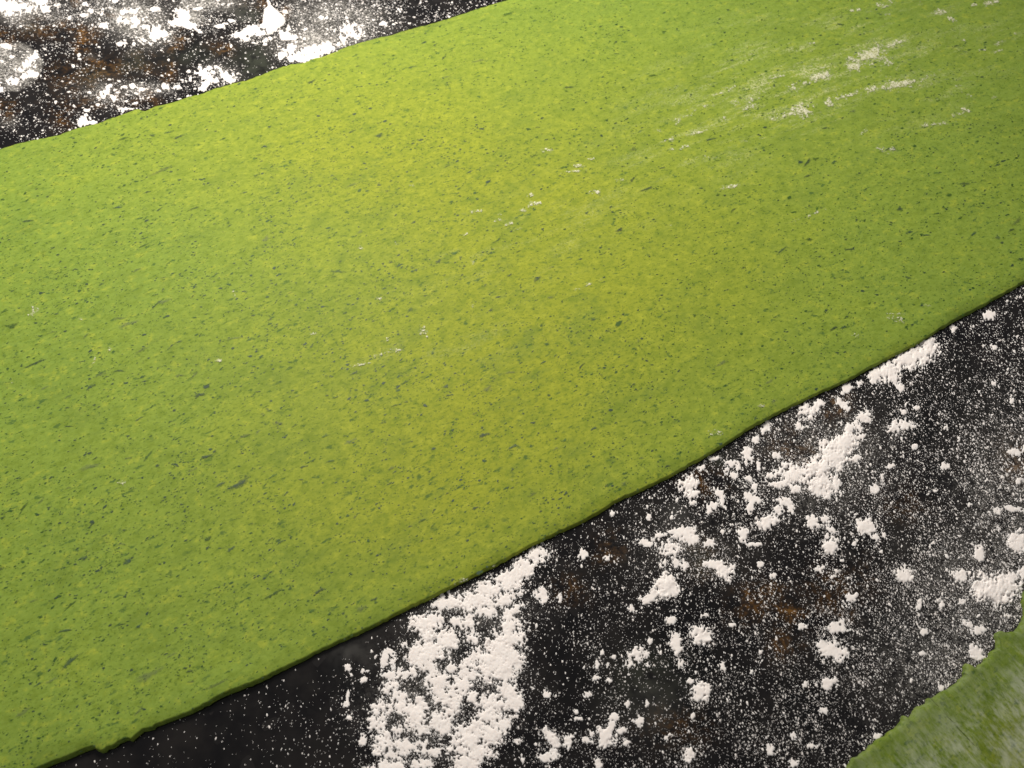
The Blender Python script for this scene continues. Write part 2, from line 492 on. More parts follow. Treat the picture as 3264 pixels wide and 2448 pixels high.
def build_worktop():
    gx = np.r_[np.linspace(-9000, -500, 14)[:-1], np.arange(-500, 3800, 8.0), np.linspace(3800, 12000, 14)]
    gy = np.r_[np.linspace(-1900, -330, 14)[:-1], np.arange(-330, 2860, 8.0), np.linspace(2860, 7000, 14)]
    X, Y = np.meshgrid(gx, gy)
    wx = X + 26 * fbm(X, Y, 90, 301, 3); wy = Y + 26 * fbm(X, Y, 90, 311, 3)
    brown = gauss_map(wx, wy, BROWN); olive = gauss_map(wx, wy, OLIVE); grey = gauss_map(wx, wy, GREY); film = gauss_map(X + 10 * fbm(X, Y, 40, 321, 3), Y + 10 * fbm(X, Y, 40, 331, 3), FILM)
    # beyond the view the stone goes on with the same mineral patches
    out = ((X < -60) | (X > W + 60) | (Y < -60) | (Y > H + 60))
    brown = np.where(out, np.maximum(brown, 0.6 * np.clip(fbm(X, Y, 170, 341, 3) * 1.6 - 0.5, 0, 1)), brown)
    # the round wiped patch with a crisp border in the far left corner
    cx, cy = 30, 213
    ang = np.arctan2(Y - cy, X - cx)
    d = np.hypot((X - cx) / 108, (Y - cy) / 78) + 0.05 * fbm(X, Y, 60, 351, 2)
    disc = np.clip((1.0 - d) / 0.06, 0, 1) * (0.95 + 0.3 * fbm(X, Y, 50, 355, 3))
    film = np.maximum(film, disc)
    film = film * np.clip(0.75 + 0.6 * fbm(X, Y, 55, 361, 4, 0.7), 0, 1.4)
    V = P(X, Y).reshape(-1, 3)
    R, C = X.shape
    idx = np.arange(R * C).reshape(R, C)
    q = np.stack([idx[:-1, :-1], idx[1:, :-1], idx[1:, 1:], idx[:-1, 1:]], -1).reshape(-1, 4)
    me = mesh_from("worktop", V, q, 4, M_STONE, {'brown': brown, 'olive': olive, 'grey': grey, 'film': film})
    return tag(link("worktop", me), kind='structure')


build_worktop()

# ------------------------------------------------------------------ the big sheet
a0, a1 = P(0, 475, THICK), P(1612, 0, THICK)
ANG = math.atan2(a1[1] - a0[1], a1[0] - a0[0])
sheet = root_at("pasta_sheet", P(1500, 1150), ANG)
tag(sheet, "long smooth green spinach pasta sheet lying diagonally across the floured black worktop", "pasta sheet")


def tint_map(px, py, G):  # lens colour shading put into the dough colour: yellower middle, greener ends
    g = 0.66 * np.exp(-((px - 1650) / 900) ** 2 - ((py - 1150 + 0.35 * (px - 1650)) / 620) ** 2)
    g = g + 0.50 * np.exp(-((px - 1150) / 750) ** 2 - ((py - 450) / 350) ** 2) + 0.25 * np.exp(-((px - 1500) / 700) ** 2 - ((py - 1700) / 250) ** 2)
    b = gauss_map(px, py + 0.3 * (px - 2600), [(2550, 230, 420, 190, 1.0), (2950, 330, 320, 150, .6), (2250, 330, 260, 120, .7), (1750, 480, 420, 130, .28), (1400, 760, 300, 110, .2)])
    return {'tint': np.clip(g, 0, 1), 'brush': b}


build_sheet("dough", to_n(A_px, n_col), to_n(B_px, n_col), sheet, M_DOUGH, sheet_z, tint_map)

# ------------------------------------------------------------------ the second sheet
C_px = resample(SECOND_EDGE, 2.5, -3.6, 61)
c0, c1 = P(2697, 2448, THICK), P(3264, 2000, THICK)
ANG2 = math.atan2(c1[1] - c0[1], c1[0] - c0[0])
sheet2 = root_at("pasta_sheet", P(3150, 2330), ANG2)
tag(sheet2, "flour dusted green pasta sheet with torn ragged edge, cut off by the corner", "pasta sheet")
nrm2 = np.array([math.sin(ANG2), -math.cos(ANG2)]) * 0.15
far = P(C_px[:, 0], C_px[:, 1], THICK)
near_w = np.stack([np.linspace(far[0, 0], far[-1, 0], len(far)) + nrm2[0], np.linspace(far[0, 1], far[-1, 1], len(far)) + nrm2[1], 0 * far[:, 0]], -1)
rel = near_w - [0, 0, CAM_H]
dep = rel[:, 1] * math.sin(PITCH) - rel[:, 2] * math.cos(PITCH)
# the near rim is far outside the view; kept in front of the camera plane
near_px = np.stack([W / 2 + F * rel[:, 0] / dep, H / 2 - F * (rel[:, 1] * math.cos(PITCH) + rel[:, 2] * math.sin(PITCH)) / dep], -1)


def sheet2_z(x, y):
    return THICK + 0.00025 * fbm(x, y, 240, 151, 2) + 0.00012 * fbm(x, y, 60, 153, 2)


def dust_map(px, py, G):
    far_d = np.linalg.norm(G - G[-1][None], axis=-1)
    d = np.clip((far_d - 0.003) / 0.006, 0, 1)
    return {'tint': 0.15 + 0.5 * np.exp(-((px - 3250) / 120) ** 2 - ((py - 2400) / 120) ** 2), 'dusting': 0.30 + 0.70 * d, 'brush': 0 * px}


build_sheet("dough", C_px, near_px, sheet2, M_DOUGH2, sheet2_z, dust_map, rows=160)

# ------------------------------------------------------------------ spinach flecks in the dough
# (x, y, half length) in six views of the photograph at 2.033x; a negative length marks a pale fleck deeper in the dough
FL = {
    (0, 0): [(1050, 1105, -70), (1090, 860, 25), (1155, 888, 25), (985, 878, 20), (915, 938, 10), (800, 900, 30), (1515, 690, 12), (1620, 620, 15), (620, 958, 10), (580, 1015, 8), (920, 1050, 10), (955, 1245, 22), (175, 1298, 12), (215, 1288, 12), (120, 1360, 18), (180, 1432, 25), (308, 1448, 12), (765, 1345, 28), (1030, 1360, 25), (905, 1415, 16), (980, 1450, 12), (1115, 1445, 10), (718, 1498, 14), (930, 1592, 35), (235, 1575, 15), (300, 1575, 12), (1845, 1075, 20), (1880, 1055, 12), (1320, 1160, 12), (1250, 1162, 8), (1165, 1165, 12), (1490, 1462, 14), (1650, 1470, 10), (1730, 1415, 8), (1820, 1300, 14), (2010, 1217, 16), (2150, 1140, 14), (1865, 1168, 8), (2190, 735, 8), (2150, 710, 14), (1680, 1005, 16), (1260, 1350, 35), (1530, 1365, 20), (1870, 1365, 12), (455, 1225, 10), (420, 1160, 8), (1580, 1250, 20), (1875, 935, 8), (1690, 880, 8), (1830, 1505, 8), (1050, 1590, 8), (1245, 1580, 10), (70, 1615, 12), (5, 1630, 10), (2020, 530, 30), (1720, 1550, -30)],
    (1088, 0): [(1075, 92, 35), (230, 278, 25), (895, 395, -45), (665, 372, 18), (285, 410, 14), (460, 435, 20), (295, 532, 12), (350, 525, 14), (115, 625, 25), (680, 500, -20), (1260, 460, 18), (1175, 425, 10), (1420, 180, 12), (1490, 152, 14), (1005, 190, 10), (780, 182, 12), (830, 158, 12), (1030, 265, 16), (2090, 85, 14), (2020, 490, 28), (1695, 500, 12), (1880, 515, 12), (1480, 565, 28), (1830, 582, 18), (1585, 665, 10), (1345, 682, 12), (1435, 650, 22), (1505, 712, 14), (1720, 775, 18), (1270, 825, 14), (820, 768, 16), (325, 748, 10), (245, 880, 25), (62, 857, 16), (390, 1048, 22), (480, 1048, 16), (310, 1003, 16), (390, 975, 14), (735, 947, 14), (732, 990, 12), (668, 1025, 12), (985, 1002, 14), (1085, 1022, 20), (1205, 932, 10), (1210, 958, 8), (1480, 930, 12), (1890, 968, -28), (1440, 1085, 26), (1155, 1135, 14), (685, 1078, 16), (590, 1085, 10), (835, 1112, 20), (120, 1138, 8), (70, 1200, -40), (300, 1240, 14), (1885, 1165, 22), (1980, 1225, 45), (2080, 1088, 20), (1230, 1272, 14), (540, 1358, 14), (1310, 1455, 18), (1590, 1380, 18), (1800, 1492, 30), (1760, 1378, 10), (1010, 1558, 32), (1150, 1630, 22), (735, 1640, 32), (1680, 1530, 14), (1100, 1500, 12), (975, 1640, 25), (2090, 1580, 12), (1870, 1620, 10), (235, 1390, 12), (120, 1505, -22), (470, 1440, 18), (1020, 1195, 10), (1340, 350, 8), (1590, 395, 8), (1920, 410, 10), (1785, 350, 16), (1865, 1115, 12), (1350, 1030, 12)],
    (2176, 0): [(410, 80, 8), (225, 148, 10), (485, 200, 14), (525, 292, 16), (420, 312, 10), (680, 392, 10), (640, 640, 18), (870, 635, 8), (840, 790, 14), (565, 818, 8), (925, 830, 25), (1050, 853, 10), (1215, 855, 10), (175, 905, 40), (225, 1042, 18), (195, 1008, 8), (250, 1000, 10), (810, 1050, 40), (860, 1030, 25), (650, 1010, 12), (955, 972, 12), (980, 1050, 20), (1010, 1082, 8), (570, 940, 16), (1770, 300, 28), (2110, 185, 10), (1650, 655, 12), (1105, 720, -30), (1295, 742, 10), (1440, 785, 20), (1330, 965, 20), (2040, 1070, 25), (2150, 990, 12), (1830, 1190, 25), (1940, 1170, 20), (1595, 1225, 12), (1475, 885, 6), (1180, 1300, 14), (1640, 1385, 28), (1525, 1318, 14), (1460, 1210, 8), (1805, 1408, 14), (1885, 1515, 28), (1810, 1540, 14), (1580, 1525, 25), (1470, 1505, 25), (1690, 1345, 14), (1405, 1355, 25), (945, 1135, 10), (810, 1140, 25), (870, 1355, 30), (970, 1420, 16), (945, 1405, 8), (820, 1555, 25), (640, 1625, 45), (1080, 1615, 35), (330, 1360, 25), (215, 1505, 20), (225, 1265, 14), (440, 1360, 10), (620, 1298, 10), (100, 1255, 8), (490, 1555, 10), (2170, 1430, -50), (2040, 1540, 20), (2130, 1490, 25), (1750, 510, 8)],
    (0, 816): [(30, 358, 25), (70, 455, 40), (80, 228, 14), (570, 213, 12), (568, 298, 10), (660, 183, 14), (890, 90, -25), (1015, 143, 10), (1060, 140, 14), (1128, 200, 6), (1180, 230, 12), (1460, 212, 14), (1515, 220, 14), (1640, 180, 16), (1600, 275, 14), (1020, 310, 45), (1060, 295, -45), (770, 405, -30), (830, 440, -50), (340, 495, -25), (555, 518, -20), (1160, 555, 22), (920, 610, -40), (1110, 585, -25), (230, 695, 60), (515, 728, 20), (775, 745, 30), (650, 770, -35), (935, 812, 22), (585, 850, 28), (290, 855, -30), (1260, 775, -40), (1165, 775, -20), (1050, 772, 10), (440, 915, -25), (500, 945, 10), (435, 985, 18), (700, 910, 12), (1295, 900, 25), (1345, 835, 25), (1130, 1003, 12), (1670, 880, 16), (1925, 908, -25), (2120, 905, 16), (2180, 915, 20), (1820, 985, 12), (2020, 585, 16), (1665, 605, 10), (1620, 540, 20), (1520, 535, -50), (1640, 385, 16), (905, 1055, 25), (445, 1105, 25), (385, 1195, 12), (485, 1195, 12), (520, 1182, 12), (550, 1010, 8), (1580, 1170, -40), (1910, 1100, 18), (1800, 1082, -25), (2110, 1165, 25), (1670, 1140, -25), (830, 1310, -30), (955, 1298, 28), (620, 1310, 14), (580, 1365, -50), (1340, 1300, 40), (1360, 1355, 14), (1250, 1385, -30), (1110, 1420, 12), (1685, 1375, 12), (1970, 1365, 20), (2030, 1325, 20), (2140, 1330, 30), (1545, 1480, 80), (1430, 1480, 30), (1765, 1430, 22), (1950, 1450, 18), (1855, 1540, 25), (215, 1370, 10), (475, 1415, 10), (740, 1460, 8), (100, 1535, 20), (155, 1630, 45), (270, 1585, -25), (440, 1505, -20), (760, 1505, -15), (660, 1580, 16), (2190, 100, 30)],
    (1088, 816): [(630, 35, 25), (580, 60, 12), (485, 92, 14), (860, 118, 14), (1090, 125, 20), (1270, 150, 35), (1355, 75, -20), (595, 230, 14), (935, 188, 14), (1160, 190, 12), (775, 150, 12), (1355, 270, -20), (490, 372, 12), (25, 370, 14), (1245, 345, 10), (965, 355, 16), (1635, 412, 18), (1735, 240, 16), (1605, 530, 12), (1935, 592, 12), (1925, 550, -16), (1045, 588, 12), (935, 492, 10), (1385, 648, 14), (1310, 690, 18), (1555, 715, 25), (1850, 715, 16), (1990, 632, 10), (80, 760, 25), (425, 775, -14), (415, 818, 20), (145, 838, 12), (945, 863, -40), (990, 797, -20), (1100, 755, -35), (675, 847, 20), (345, 970, 25), (285, 1030, 14), (420, 945, 14), (165, 935, 16), (1345, 900, 12), (1890, 835, 18), (1640, 795, 10), (970, 958, 12), (1022, 932, 10), (865, 1020, -14), (925, 1160, 28), (1170, 1158, 12), (1115, 1235, 30), (1635, 1120, 25), (1735, 1155, 14), (1445, 1195, 20), (1450, 1235, 12), (1390, 1250, -20), (60, 1200, -45), (20, 1165, 10), (285, 1250, -20), (670, 1152, 10), (1155, 1310, 10), (1290, 1330, 12), (1595, 1360, 16), (1750, 1305, 12), (1620, 1285, 12), (1945, 1310, -18), (2110, 1365, 22), (325, 1375, -22), (950, 1405, 12), (1110, 1385, 16), (760, 1500, 16), (685, 1540, 14), (45, 1460, 16), (315, 1475, 16), (1080, 1503, 16), (1140, 1470, -14), (1715, 1490, 14), (1830, 1475, -25), (1455, 1540, 14), (1240, 1545, -25), (950, 1600, 14), (865, 1635, 18), (600, 1650, 14), (65, 1640, 14), (2150, 950, 16), (2145, 1045, 14), (2105, 768, 12)],
    (2176, 816): [(885, 5, 16), (450, 165, 12), (600, 190, 10), (545, 345, 16), (980, 470, 35), (1045, 462, 25), (25, 138, 10), (290, 220, 10), (455, 215, 10), (715, 628, 16), (1050, 622, 14), (255, 695, -40), (565, 812, -30), (320, 930, 14), (500, 840, 10), (545, 885, 10), (590, 945, -25), (470, 1052, 20), (865, 865, 14), (335, 810, 10), (130, 620, 8), (190, 648, 8), (1465, 145, 20), (1690, 105, 10), (1210, 345, 10), (1165, 225, 14), (735, 405, 10), (305, 510, 10), (445, 510, 10), (2120, 120, 16), (1550, 320, 12), (2190, 20, 20), (1170, 580, 8), (1215, 585, 10)],
    (0, 1632): [(595, 82, 25), (20, 35, 20), (745, 215, 20), (790, 210, -25), (200, 270, 14), (545, 300, 22), (705, 335, 20), (830, 320, 30), (1115, 218, 14), (1205, 185, 14), (1350, 175, 22), (1425, 235, 16), (1495, 240, 22), (1575, 250, 12), (1820, 195, 26), (1750, 180, 20), (1635, 78, 12), (2150, 105, 10), (1775, 530, 50), (2065, 515, 40), (1755, 390, 14), (1820, 385, 12), (105, 583, 22), (220, 575, -30), (320, 575, 10), (365, 555, 14), (810, 550, 14), (455, 605, 40), (485, 470, 12), (630, 485, -18), (1160, 545, 10), (1030, 660, 10), (790, 730, 18), (900, 740, 25), (1040, 738, 10), (420, 770, 40), (670, 830, 14), (1500, 620, 14), (1400, 600, 10), (1680, 670, 14), (2020, 640, 25), (1690, 765, 14), (2140, 650, 10), (455, 970, 60), (250, 1115, 25), (340, 1090, -35), (1110, 930, -30), (1480, 1035, 16), (1230, 1030, 22), (1240, 1100, -25), (1320, 1075, 14), (1420, 1115, -60), (960, 1060, -90), (1535, 1000, 12), (1600, 1000, 14), (1440, 930, 12), (900, 1290, -30), (420, 1190, 12), (150, 1300, -50), (250, 1465, 14), (1550, 865, 10)],
    (1088, 1632): [(525, 55, 28), (445, 95, -20), (945, 105, 14), (215, 565, 22), (110, 500, 12), (380, 565, 18), (85, 35, -16), (130, 625, -40), (70, 195, -20), (820, 185, 14), (280, 425, 12)],
}
flecks = []
for (ox, oy), L in FL.items():
    for (x, y, r) in L:
        flecks.append((ox + x / 2.033, oy + y / 2.033, abs(r) / 2.033, r < 0))
flecks.sort(key=lambda f: -f[2])
UP_A = np.array(TOP_EDGE, float); UP_B = np.array(LOW_EDGE, float)


def on_sheet(x, y, m=0.0):
    return (y > np.interp(x, UP_A[:, 0], UP_A[:, 1]) + m) & (y < np.interp(x, UP_B[:, 0], UP_B[:, 1]) - m)


def fleck_shape(k, seed):
    """a flat ragged leaf bit of about unit half length: rim, mid ring, middle"""
    r = np.random.default_rng(seed)
    n = 14
    a = np.arange(n) * 2 * math.pi / n
    wid = r.uniform(0.26, 0.58)
    rad = 1 + 0.30 * np.cos(2 * a + r.uniform(0, 6)) * r.uniform(0, 1) + 0.22 * np.cos(3 * a + r.uniform(0, 6)) + r.normal(0, 0.14, n)
    rad = np.clip(rad, 0.45, 1.6)
    x = np.cos(a) * rad; y = np.sin(a) * rad * wid
    bend = r.normal(0, 0.18)
    y = y + bend * (x * x - 0.4)
    V = np.concatenate([np.stack([x * 1.25, y * 1.35, 0 * x - 0.012], -1), np.stack([x * 0.72, y * 0.72, 0 * x], -1), [[0, bend * -0.4, 0.004]]])
    T = []
    for i in range(n):
        j = (i + 1) % n
        T += [(i, j, n + j), (i, n + j, n + i), (n + i, n + j, 2 * n)]
    core = np.r_[np.zeros(n), np.full(n, 0.70), [1.1]]
    return V, np.array(T), core


N_VAR = 14
variants = [fleck_shape(k, 500 + k) for k in range(N_VAR)]
fleck_me = {}
for mk, mt in (('d', M_LEAF), ('g', M_LEAF_G), ('f', M_LEAF_F)):
    for k, (V, T, core) in enumerate(variants):
        fleck_me[mk, k] = mesh_from("spinach_fleck", V, T, 3, mt, {'core': core})

inv_s = np.linalg.inv(np.array(sheet.matrix_world))


def local(p):
    p = np.asarray(p)
    return p @ inv_s[:3, :3].T + inv_s[:3, 3]


parts = [f for f in flecks if on_sheet(f[0], f[1], 8)][:300]
rest = [f for f in flecks if on_sheet(f[0], f[1], 8)][300:]
for i, (x, y, r, deep) in enumerate(parts):
    mk = 'f' if deep else ('g' if random.random() < 0.28 else 'd')
    o = link("spinach_fleck", fleck_me[mk, random.randrange(N_VAR)], sheet)
    z = float(sheet_z(np.array(x), np.array(y)))
    p = local(P(x, y, z))
    o.location = (float(p[0]), float(p[1]), z + 0.00006 + 0.00003 * (i % 3))
    s = r * float(px_size(x, y)) * 1.08
    o.scale = (s, s * random.uniform(0.65, 1.05) * min(1.0, (13.0 / r) ** 0.6), s)
    o.rotation_euler = (0, 0, random.gauss(0.06, 0.28))

# the countless small ones, joined
xs = rng.uniform(-260, 3560, 130000); ys = rng.uniform(-260, 2700, 130000)
dn = 0.45 + 0.55 * fbm(xs, ys, 150, 401, 4, 0.75)
k = on_sheet(xs, ys, 6) & (rng.uniform(0, 1, 130000) < np.clip(dn, 0.12, 0.9))
xs, ys = xs[k][:34000], ys[k][:34000]
rs = 1.45 + rng.gamma(0.95, 1.25, len(xs))
xs = np.r_[xs, [f[0] for f in rest]]; ys = np.r_[ys, [f[1] for f in rest]]; rs = np.r_[rs, [f[2] for f in rest]]
zz = sheet_z(xs, ys)
cen = local(P(xs, ys, zz))
n = len(xs); m = 7
ang = np.arange(m) * 2 * math.pi / m
rad = 1 + rng.normal(0, 0.22, (n, m))
wd = rng.uniform(0.35, 0.75, (n, 1)); rot = rng.normal(0.06, 0.35, (n, 1))
lx = np.cos(ang) * rad; ly = np.sin(ang) * rad * wd
sc = (rs * px_size(xs, ys))[:, None]
rimx = (lx * np.cos(rot) - ly * np.sin(rot)) * sc * 1.25; rimy = (lx * np.sin(rot) + ly * np.cos(rot)) * sc * 1.25
Vs = np.zeros((n, m + 1, 3))
Vs[:, :m, 0] = cen[:, None, 0] + rimx; Vs[:, :m, 1] = cen[:, None, 1] + rimy; Vs[:, :m, 2] = zz[:, None] + 0.00004
Vs[:, m, 0] = cen[:, 0]; Vs[:, m, 1] = cen[:, 1]; Vs[:, m, 2] = zz + 0.00007
cs = np.zeros((n, m + 1)); cs[:, m] = rng.uniform(0.7, 2.5, n)
b = (np.arange(n) * (m + 1))[:, None, None]
T = np.stack([np.arange(m), (np.arange(m) + 1) % m, np.full(m, m)], -1)[None] + b
half = rng.uniform(0, 1, n) < 0.55
me = mesh_from("spinach_specks", Vs.reshape(-1, 3), T.reshape(-1, 3), 3, [M_LEAF, M_LEAF_G], {'core': cs})
me.polygons.foreach_set('material_index', np.repeat(np.where(half, 1, 0), m).astype(np.int32))
tag(link("spinach_specks", me, sheet), kind='stuff')

# ------------------------------------------------------------------ flour rubbed onto the big sheet
SM = {
    (2176, 0): [(1200, 358, 80, 40, -15, 1), (1115, 425, 45, 26, -10, .9), (1080, 385, 55, 22, -20, .6), (1390, 275, 65, 18, -12, .5), (1330, 405, 60, 30, 10, .35), (885, 500, 62, 18, -24, .95), (915, 482, 28, 24, 0, 1), (715, 575, 34, 22, -20, .7), (770, 540, 45, 16, -20, .6),
                (1420, 540, 115, 22, -11, .75), (1215, 572, 32, 15, -20, .75), (1345, 545, 40, 24, 0, .6), (1060, 622, 70, 16, -14, .7), (945, 665, 22, 20, 0, .8), (1600, 490, 80, 12, -15, .35), (775, 720, 62, 36, 5, .75), (680, 742, 45, 13, -20, .55), (600, 770, 22, 12, 0, .5),
                (310, 570, 32, 15, 0, .6), (345, 665, 20, 18, 0, .8), (235, 605, 65, 7, -18, .5), (430, 640, 45, 20, -20, .4), (270, 775, 18, 12, 0, .7), (1285, 35, 55, 24, -20, .8), (1120, 66, 32, 12, -8, .8), (1665, 76, 30, 12, 0, .9), (1745, 125, 28, 18, 50, .8), (2010, 14, 50, 12, -12, .8), (840, 280, 18, 9, 0, .9),
                (1890, 32, 16, 8, 0, .7), (2060, 270, 45, 14, -25, .45), (1940, 325, 35, 7, -10, .5), (2040, 330, 22, 7, -15, .5), (1810, 260, 14, 8, 0, .5), (2165, 215, 22, 7, 0, .6), (1835, 718, 26, 16, 0, .8), (1780, 742, 42, 22, -10, .35), (1600, 808, 110, 10, -8, .35), (1330, 970, 60, 20, 0, .35), (1280, 965, 20, 8, 0, .5),
                (620, 495, 70, 6, -12, .5), (20, 750, 45, 12, -15, .55), (90, 858, 55, 8, -15, .5), (150, 1020, 14, 12, 0, .5), (320, 1208, 85, 12, -8, .45), (840, 1388, 80, 9, -20, .35), (515, 885, 16, 10, 0, .5), (130, 690, 60, 20, -15, .35), (440, 690, 60, 22, -15, .35), (1060, 280, 14, 6, 0, .5), (1330, 92, 18, 6, 0, .5), (400, 915, 30, 8, 0, .35), (20, 950, 30, 12, -20, .6), (1180, 850, 30, 10, -40, .4), (1530, 12, 22, 10, 0, .7), (520, 545, 14, 8, 0, .5), (1790, 555, 30, 6, 0, .4), (2020, 630, 14, 8, 0, .5), (1840, 610, 50, 8, 25, .35)],
    (1088, 0): [(1330, 975, 28, 10, 0, .6), (1540, 1075, 24, 10, -25, .9), (1500, 1110, 60, 6, -5, .5), (1620, 1030, 16, 8, 0, .8), (1645, 1245, 40, 12, -8, .6), (1255, 1320, 34, 10, -14, .9), (1230, 1268, 14, 10, 0, .7), (1160, 1360, 35, 7, -4, .75), (1020, 1425, 34, 10, -18, .7), (1140, 1485, 28, 9, -10, .7), (870, 1370, 50, 7, -10, .4), (2120, 905, 28, 10, -20, .7), (2130, 967, 26, 7, 0, .6), (2170, 785, 20, 14, -20, .7), (2050, 845, 22, 6, 0, .6), (1810, 1168, 28, 12, 0, .4), (465, 1203, 10, 7, 0, .9), (2130, 1460, 26, 8, -20, .5), (120, 1610, 20, 12, 0, .8), (350, 1580, 14, 8, 0, .5), (1090, 1450, 26, 5, -20, .5), (1030, 1390, 16, 6, 0, .6), (800, 1520, 14, 6, -30, .6)],
    (1088, 816): [(537, 493, 26, 22, -20, .75), (360, 610, 30, 13, -5, .7), (295, 545, 10, 18, 0, .7), (240, 640, 44, 7, -15, .5), (110, 708, 65, 7, -12, .5), (840, 40, 22, 10, 0, .8), (1590, 188, 65, 8, -20, .55), (240, 275, 16, 8, 0, .6), (855, 325, 10, 8, 0, .7), (1100, 1450, 14, 8, 0, .3), (2150, 1250, 18, 8, 0, .5)],
    (0, 816): [(212, 345, 24, 30, 20, .6), (605, 688, 30, 6, -65, .7), (705, 605, 12, 9, 0, .8), (1415, 678, 13, 8, 0, .9), (2010, 505, 40, 7, -20, .5), (790, 1470, 20, 14, 0, .5), (150, 385, 12, 6, 0, .5), (525, 410, 14, 8, 0, .4), (1515, 240, 14, 18, 0, .4), (75, 820, 8, 8, 0, .6)],
    (2176, 816): [(510, 972, 14, 9, 0, .6), (590, 955, 30, 6, 0, .4), (1385, 375, 50, 7, 0, .45), (1400, 410, 40, 20, 0, .25), (1580, 322, 16, 6, 0, .5), (1120, 515, 22, 12, 0, .35), (210, 1140, 40, 16, 0, .35)],
    (1088, 1632): [(770, 450, 50, 14, -18, .2), (975, 350, 16, 8, 0, .3)],
}


def smear_patch(x, y, rx, ry, deg, dens, seed):
    """a thin crust of flour: a small grid with a ragged border; its core value says how thick it lies"""
    st = 2.6
    R = max(rx, ry) * 1.6 + 5
    g = np.arange(-R, R + st, st)
    X, Y = np.meshgrid(g, g)
    a = math.radians(deg); c, s = math.cos(a), math.sin(a)
    lx = X * c + Y * s; ly = -X * s + Y * c
    f = 1 - np.sqrt((lx / rx) ** 2 + (ly / ry) ** 2)
    nz = 0.75 * fbm(lx * 0.6 + seed * 91, ly, 8, seed, 3, 0.85) + 0.25 * fbm(lx * 0.5, ly, 24, seed + 7, 2)
    f = f * 0.85 + nz * 1.25 + 0.35 * (dens - 0.75)
    keep = f > 0.0
    if keep.sum() < 4: return None
    qk = keep[:-1, :-1] | keep[1:, :-1] | keep[1:, 1:] | keep[:-1, 1:]
    R_, C_ = X.shape
    idx = np.arange(R_ * C_).reshape(R_, C_)
    q = np.stack([idx[:-1, :-1], idx[1:, :-1], idx[1:, 1:], idx[:-1, 1:]], -1)[qk]
    used, inv = np.unique(q.ravel(), return_inverse=True)
    px = (x + X).ravel()[used]; py = (y + Y).ravel()[used]
    fz = f.ravel()[used]
    z = sheet_z(px, py) + 0.00010 + np.clip(fz, -0.2, 0.8) * 0.00022
    return P(px, py, z), inv.reshape(-1, 4), np.clip(fz * 1.3, 0, 1) * (0.35 + 0.65 * dens)


kk = 0
for (ox, oy), L in SM.items():
    for (x, y, rx, ry, dg, dens) in L:
        kk += 1
        X, Y = ox + x / 2.033, oy + y / 2.033
        r = smear_patch(X, Y, max(rx / 2.033 * 1.2, 4.5), max(ry / 2.033 * 1.3, 4.0), dg, dens, 900 + kk)
        if r is None: continue
        V, q, core = r
        zc = float(sheet_z(np.array(X), np.array(Y)))
        cl = local(P(X, Y, zc))
        o = link("flour_smear", mesh_from("flour_smear", local(V) - cl, q, 4, M_SMEAR, {'core': core}), sheet)
        o.location = [float(v) for v in cl]

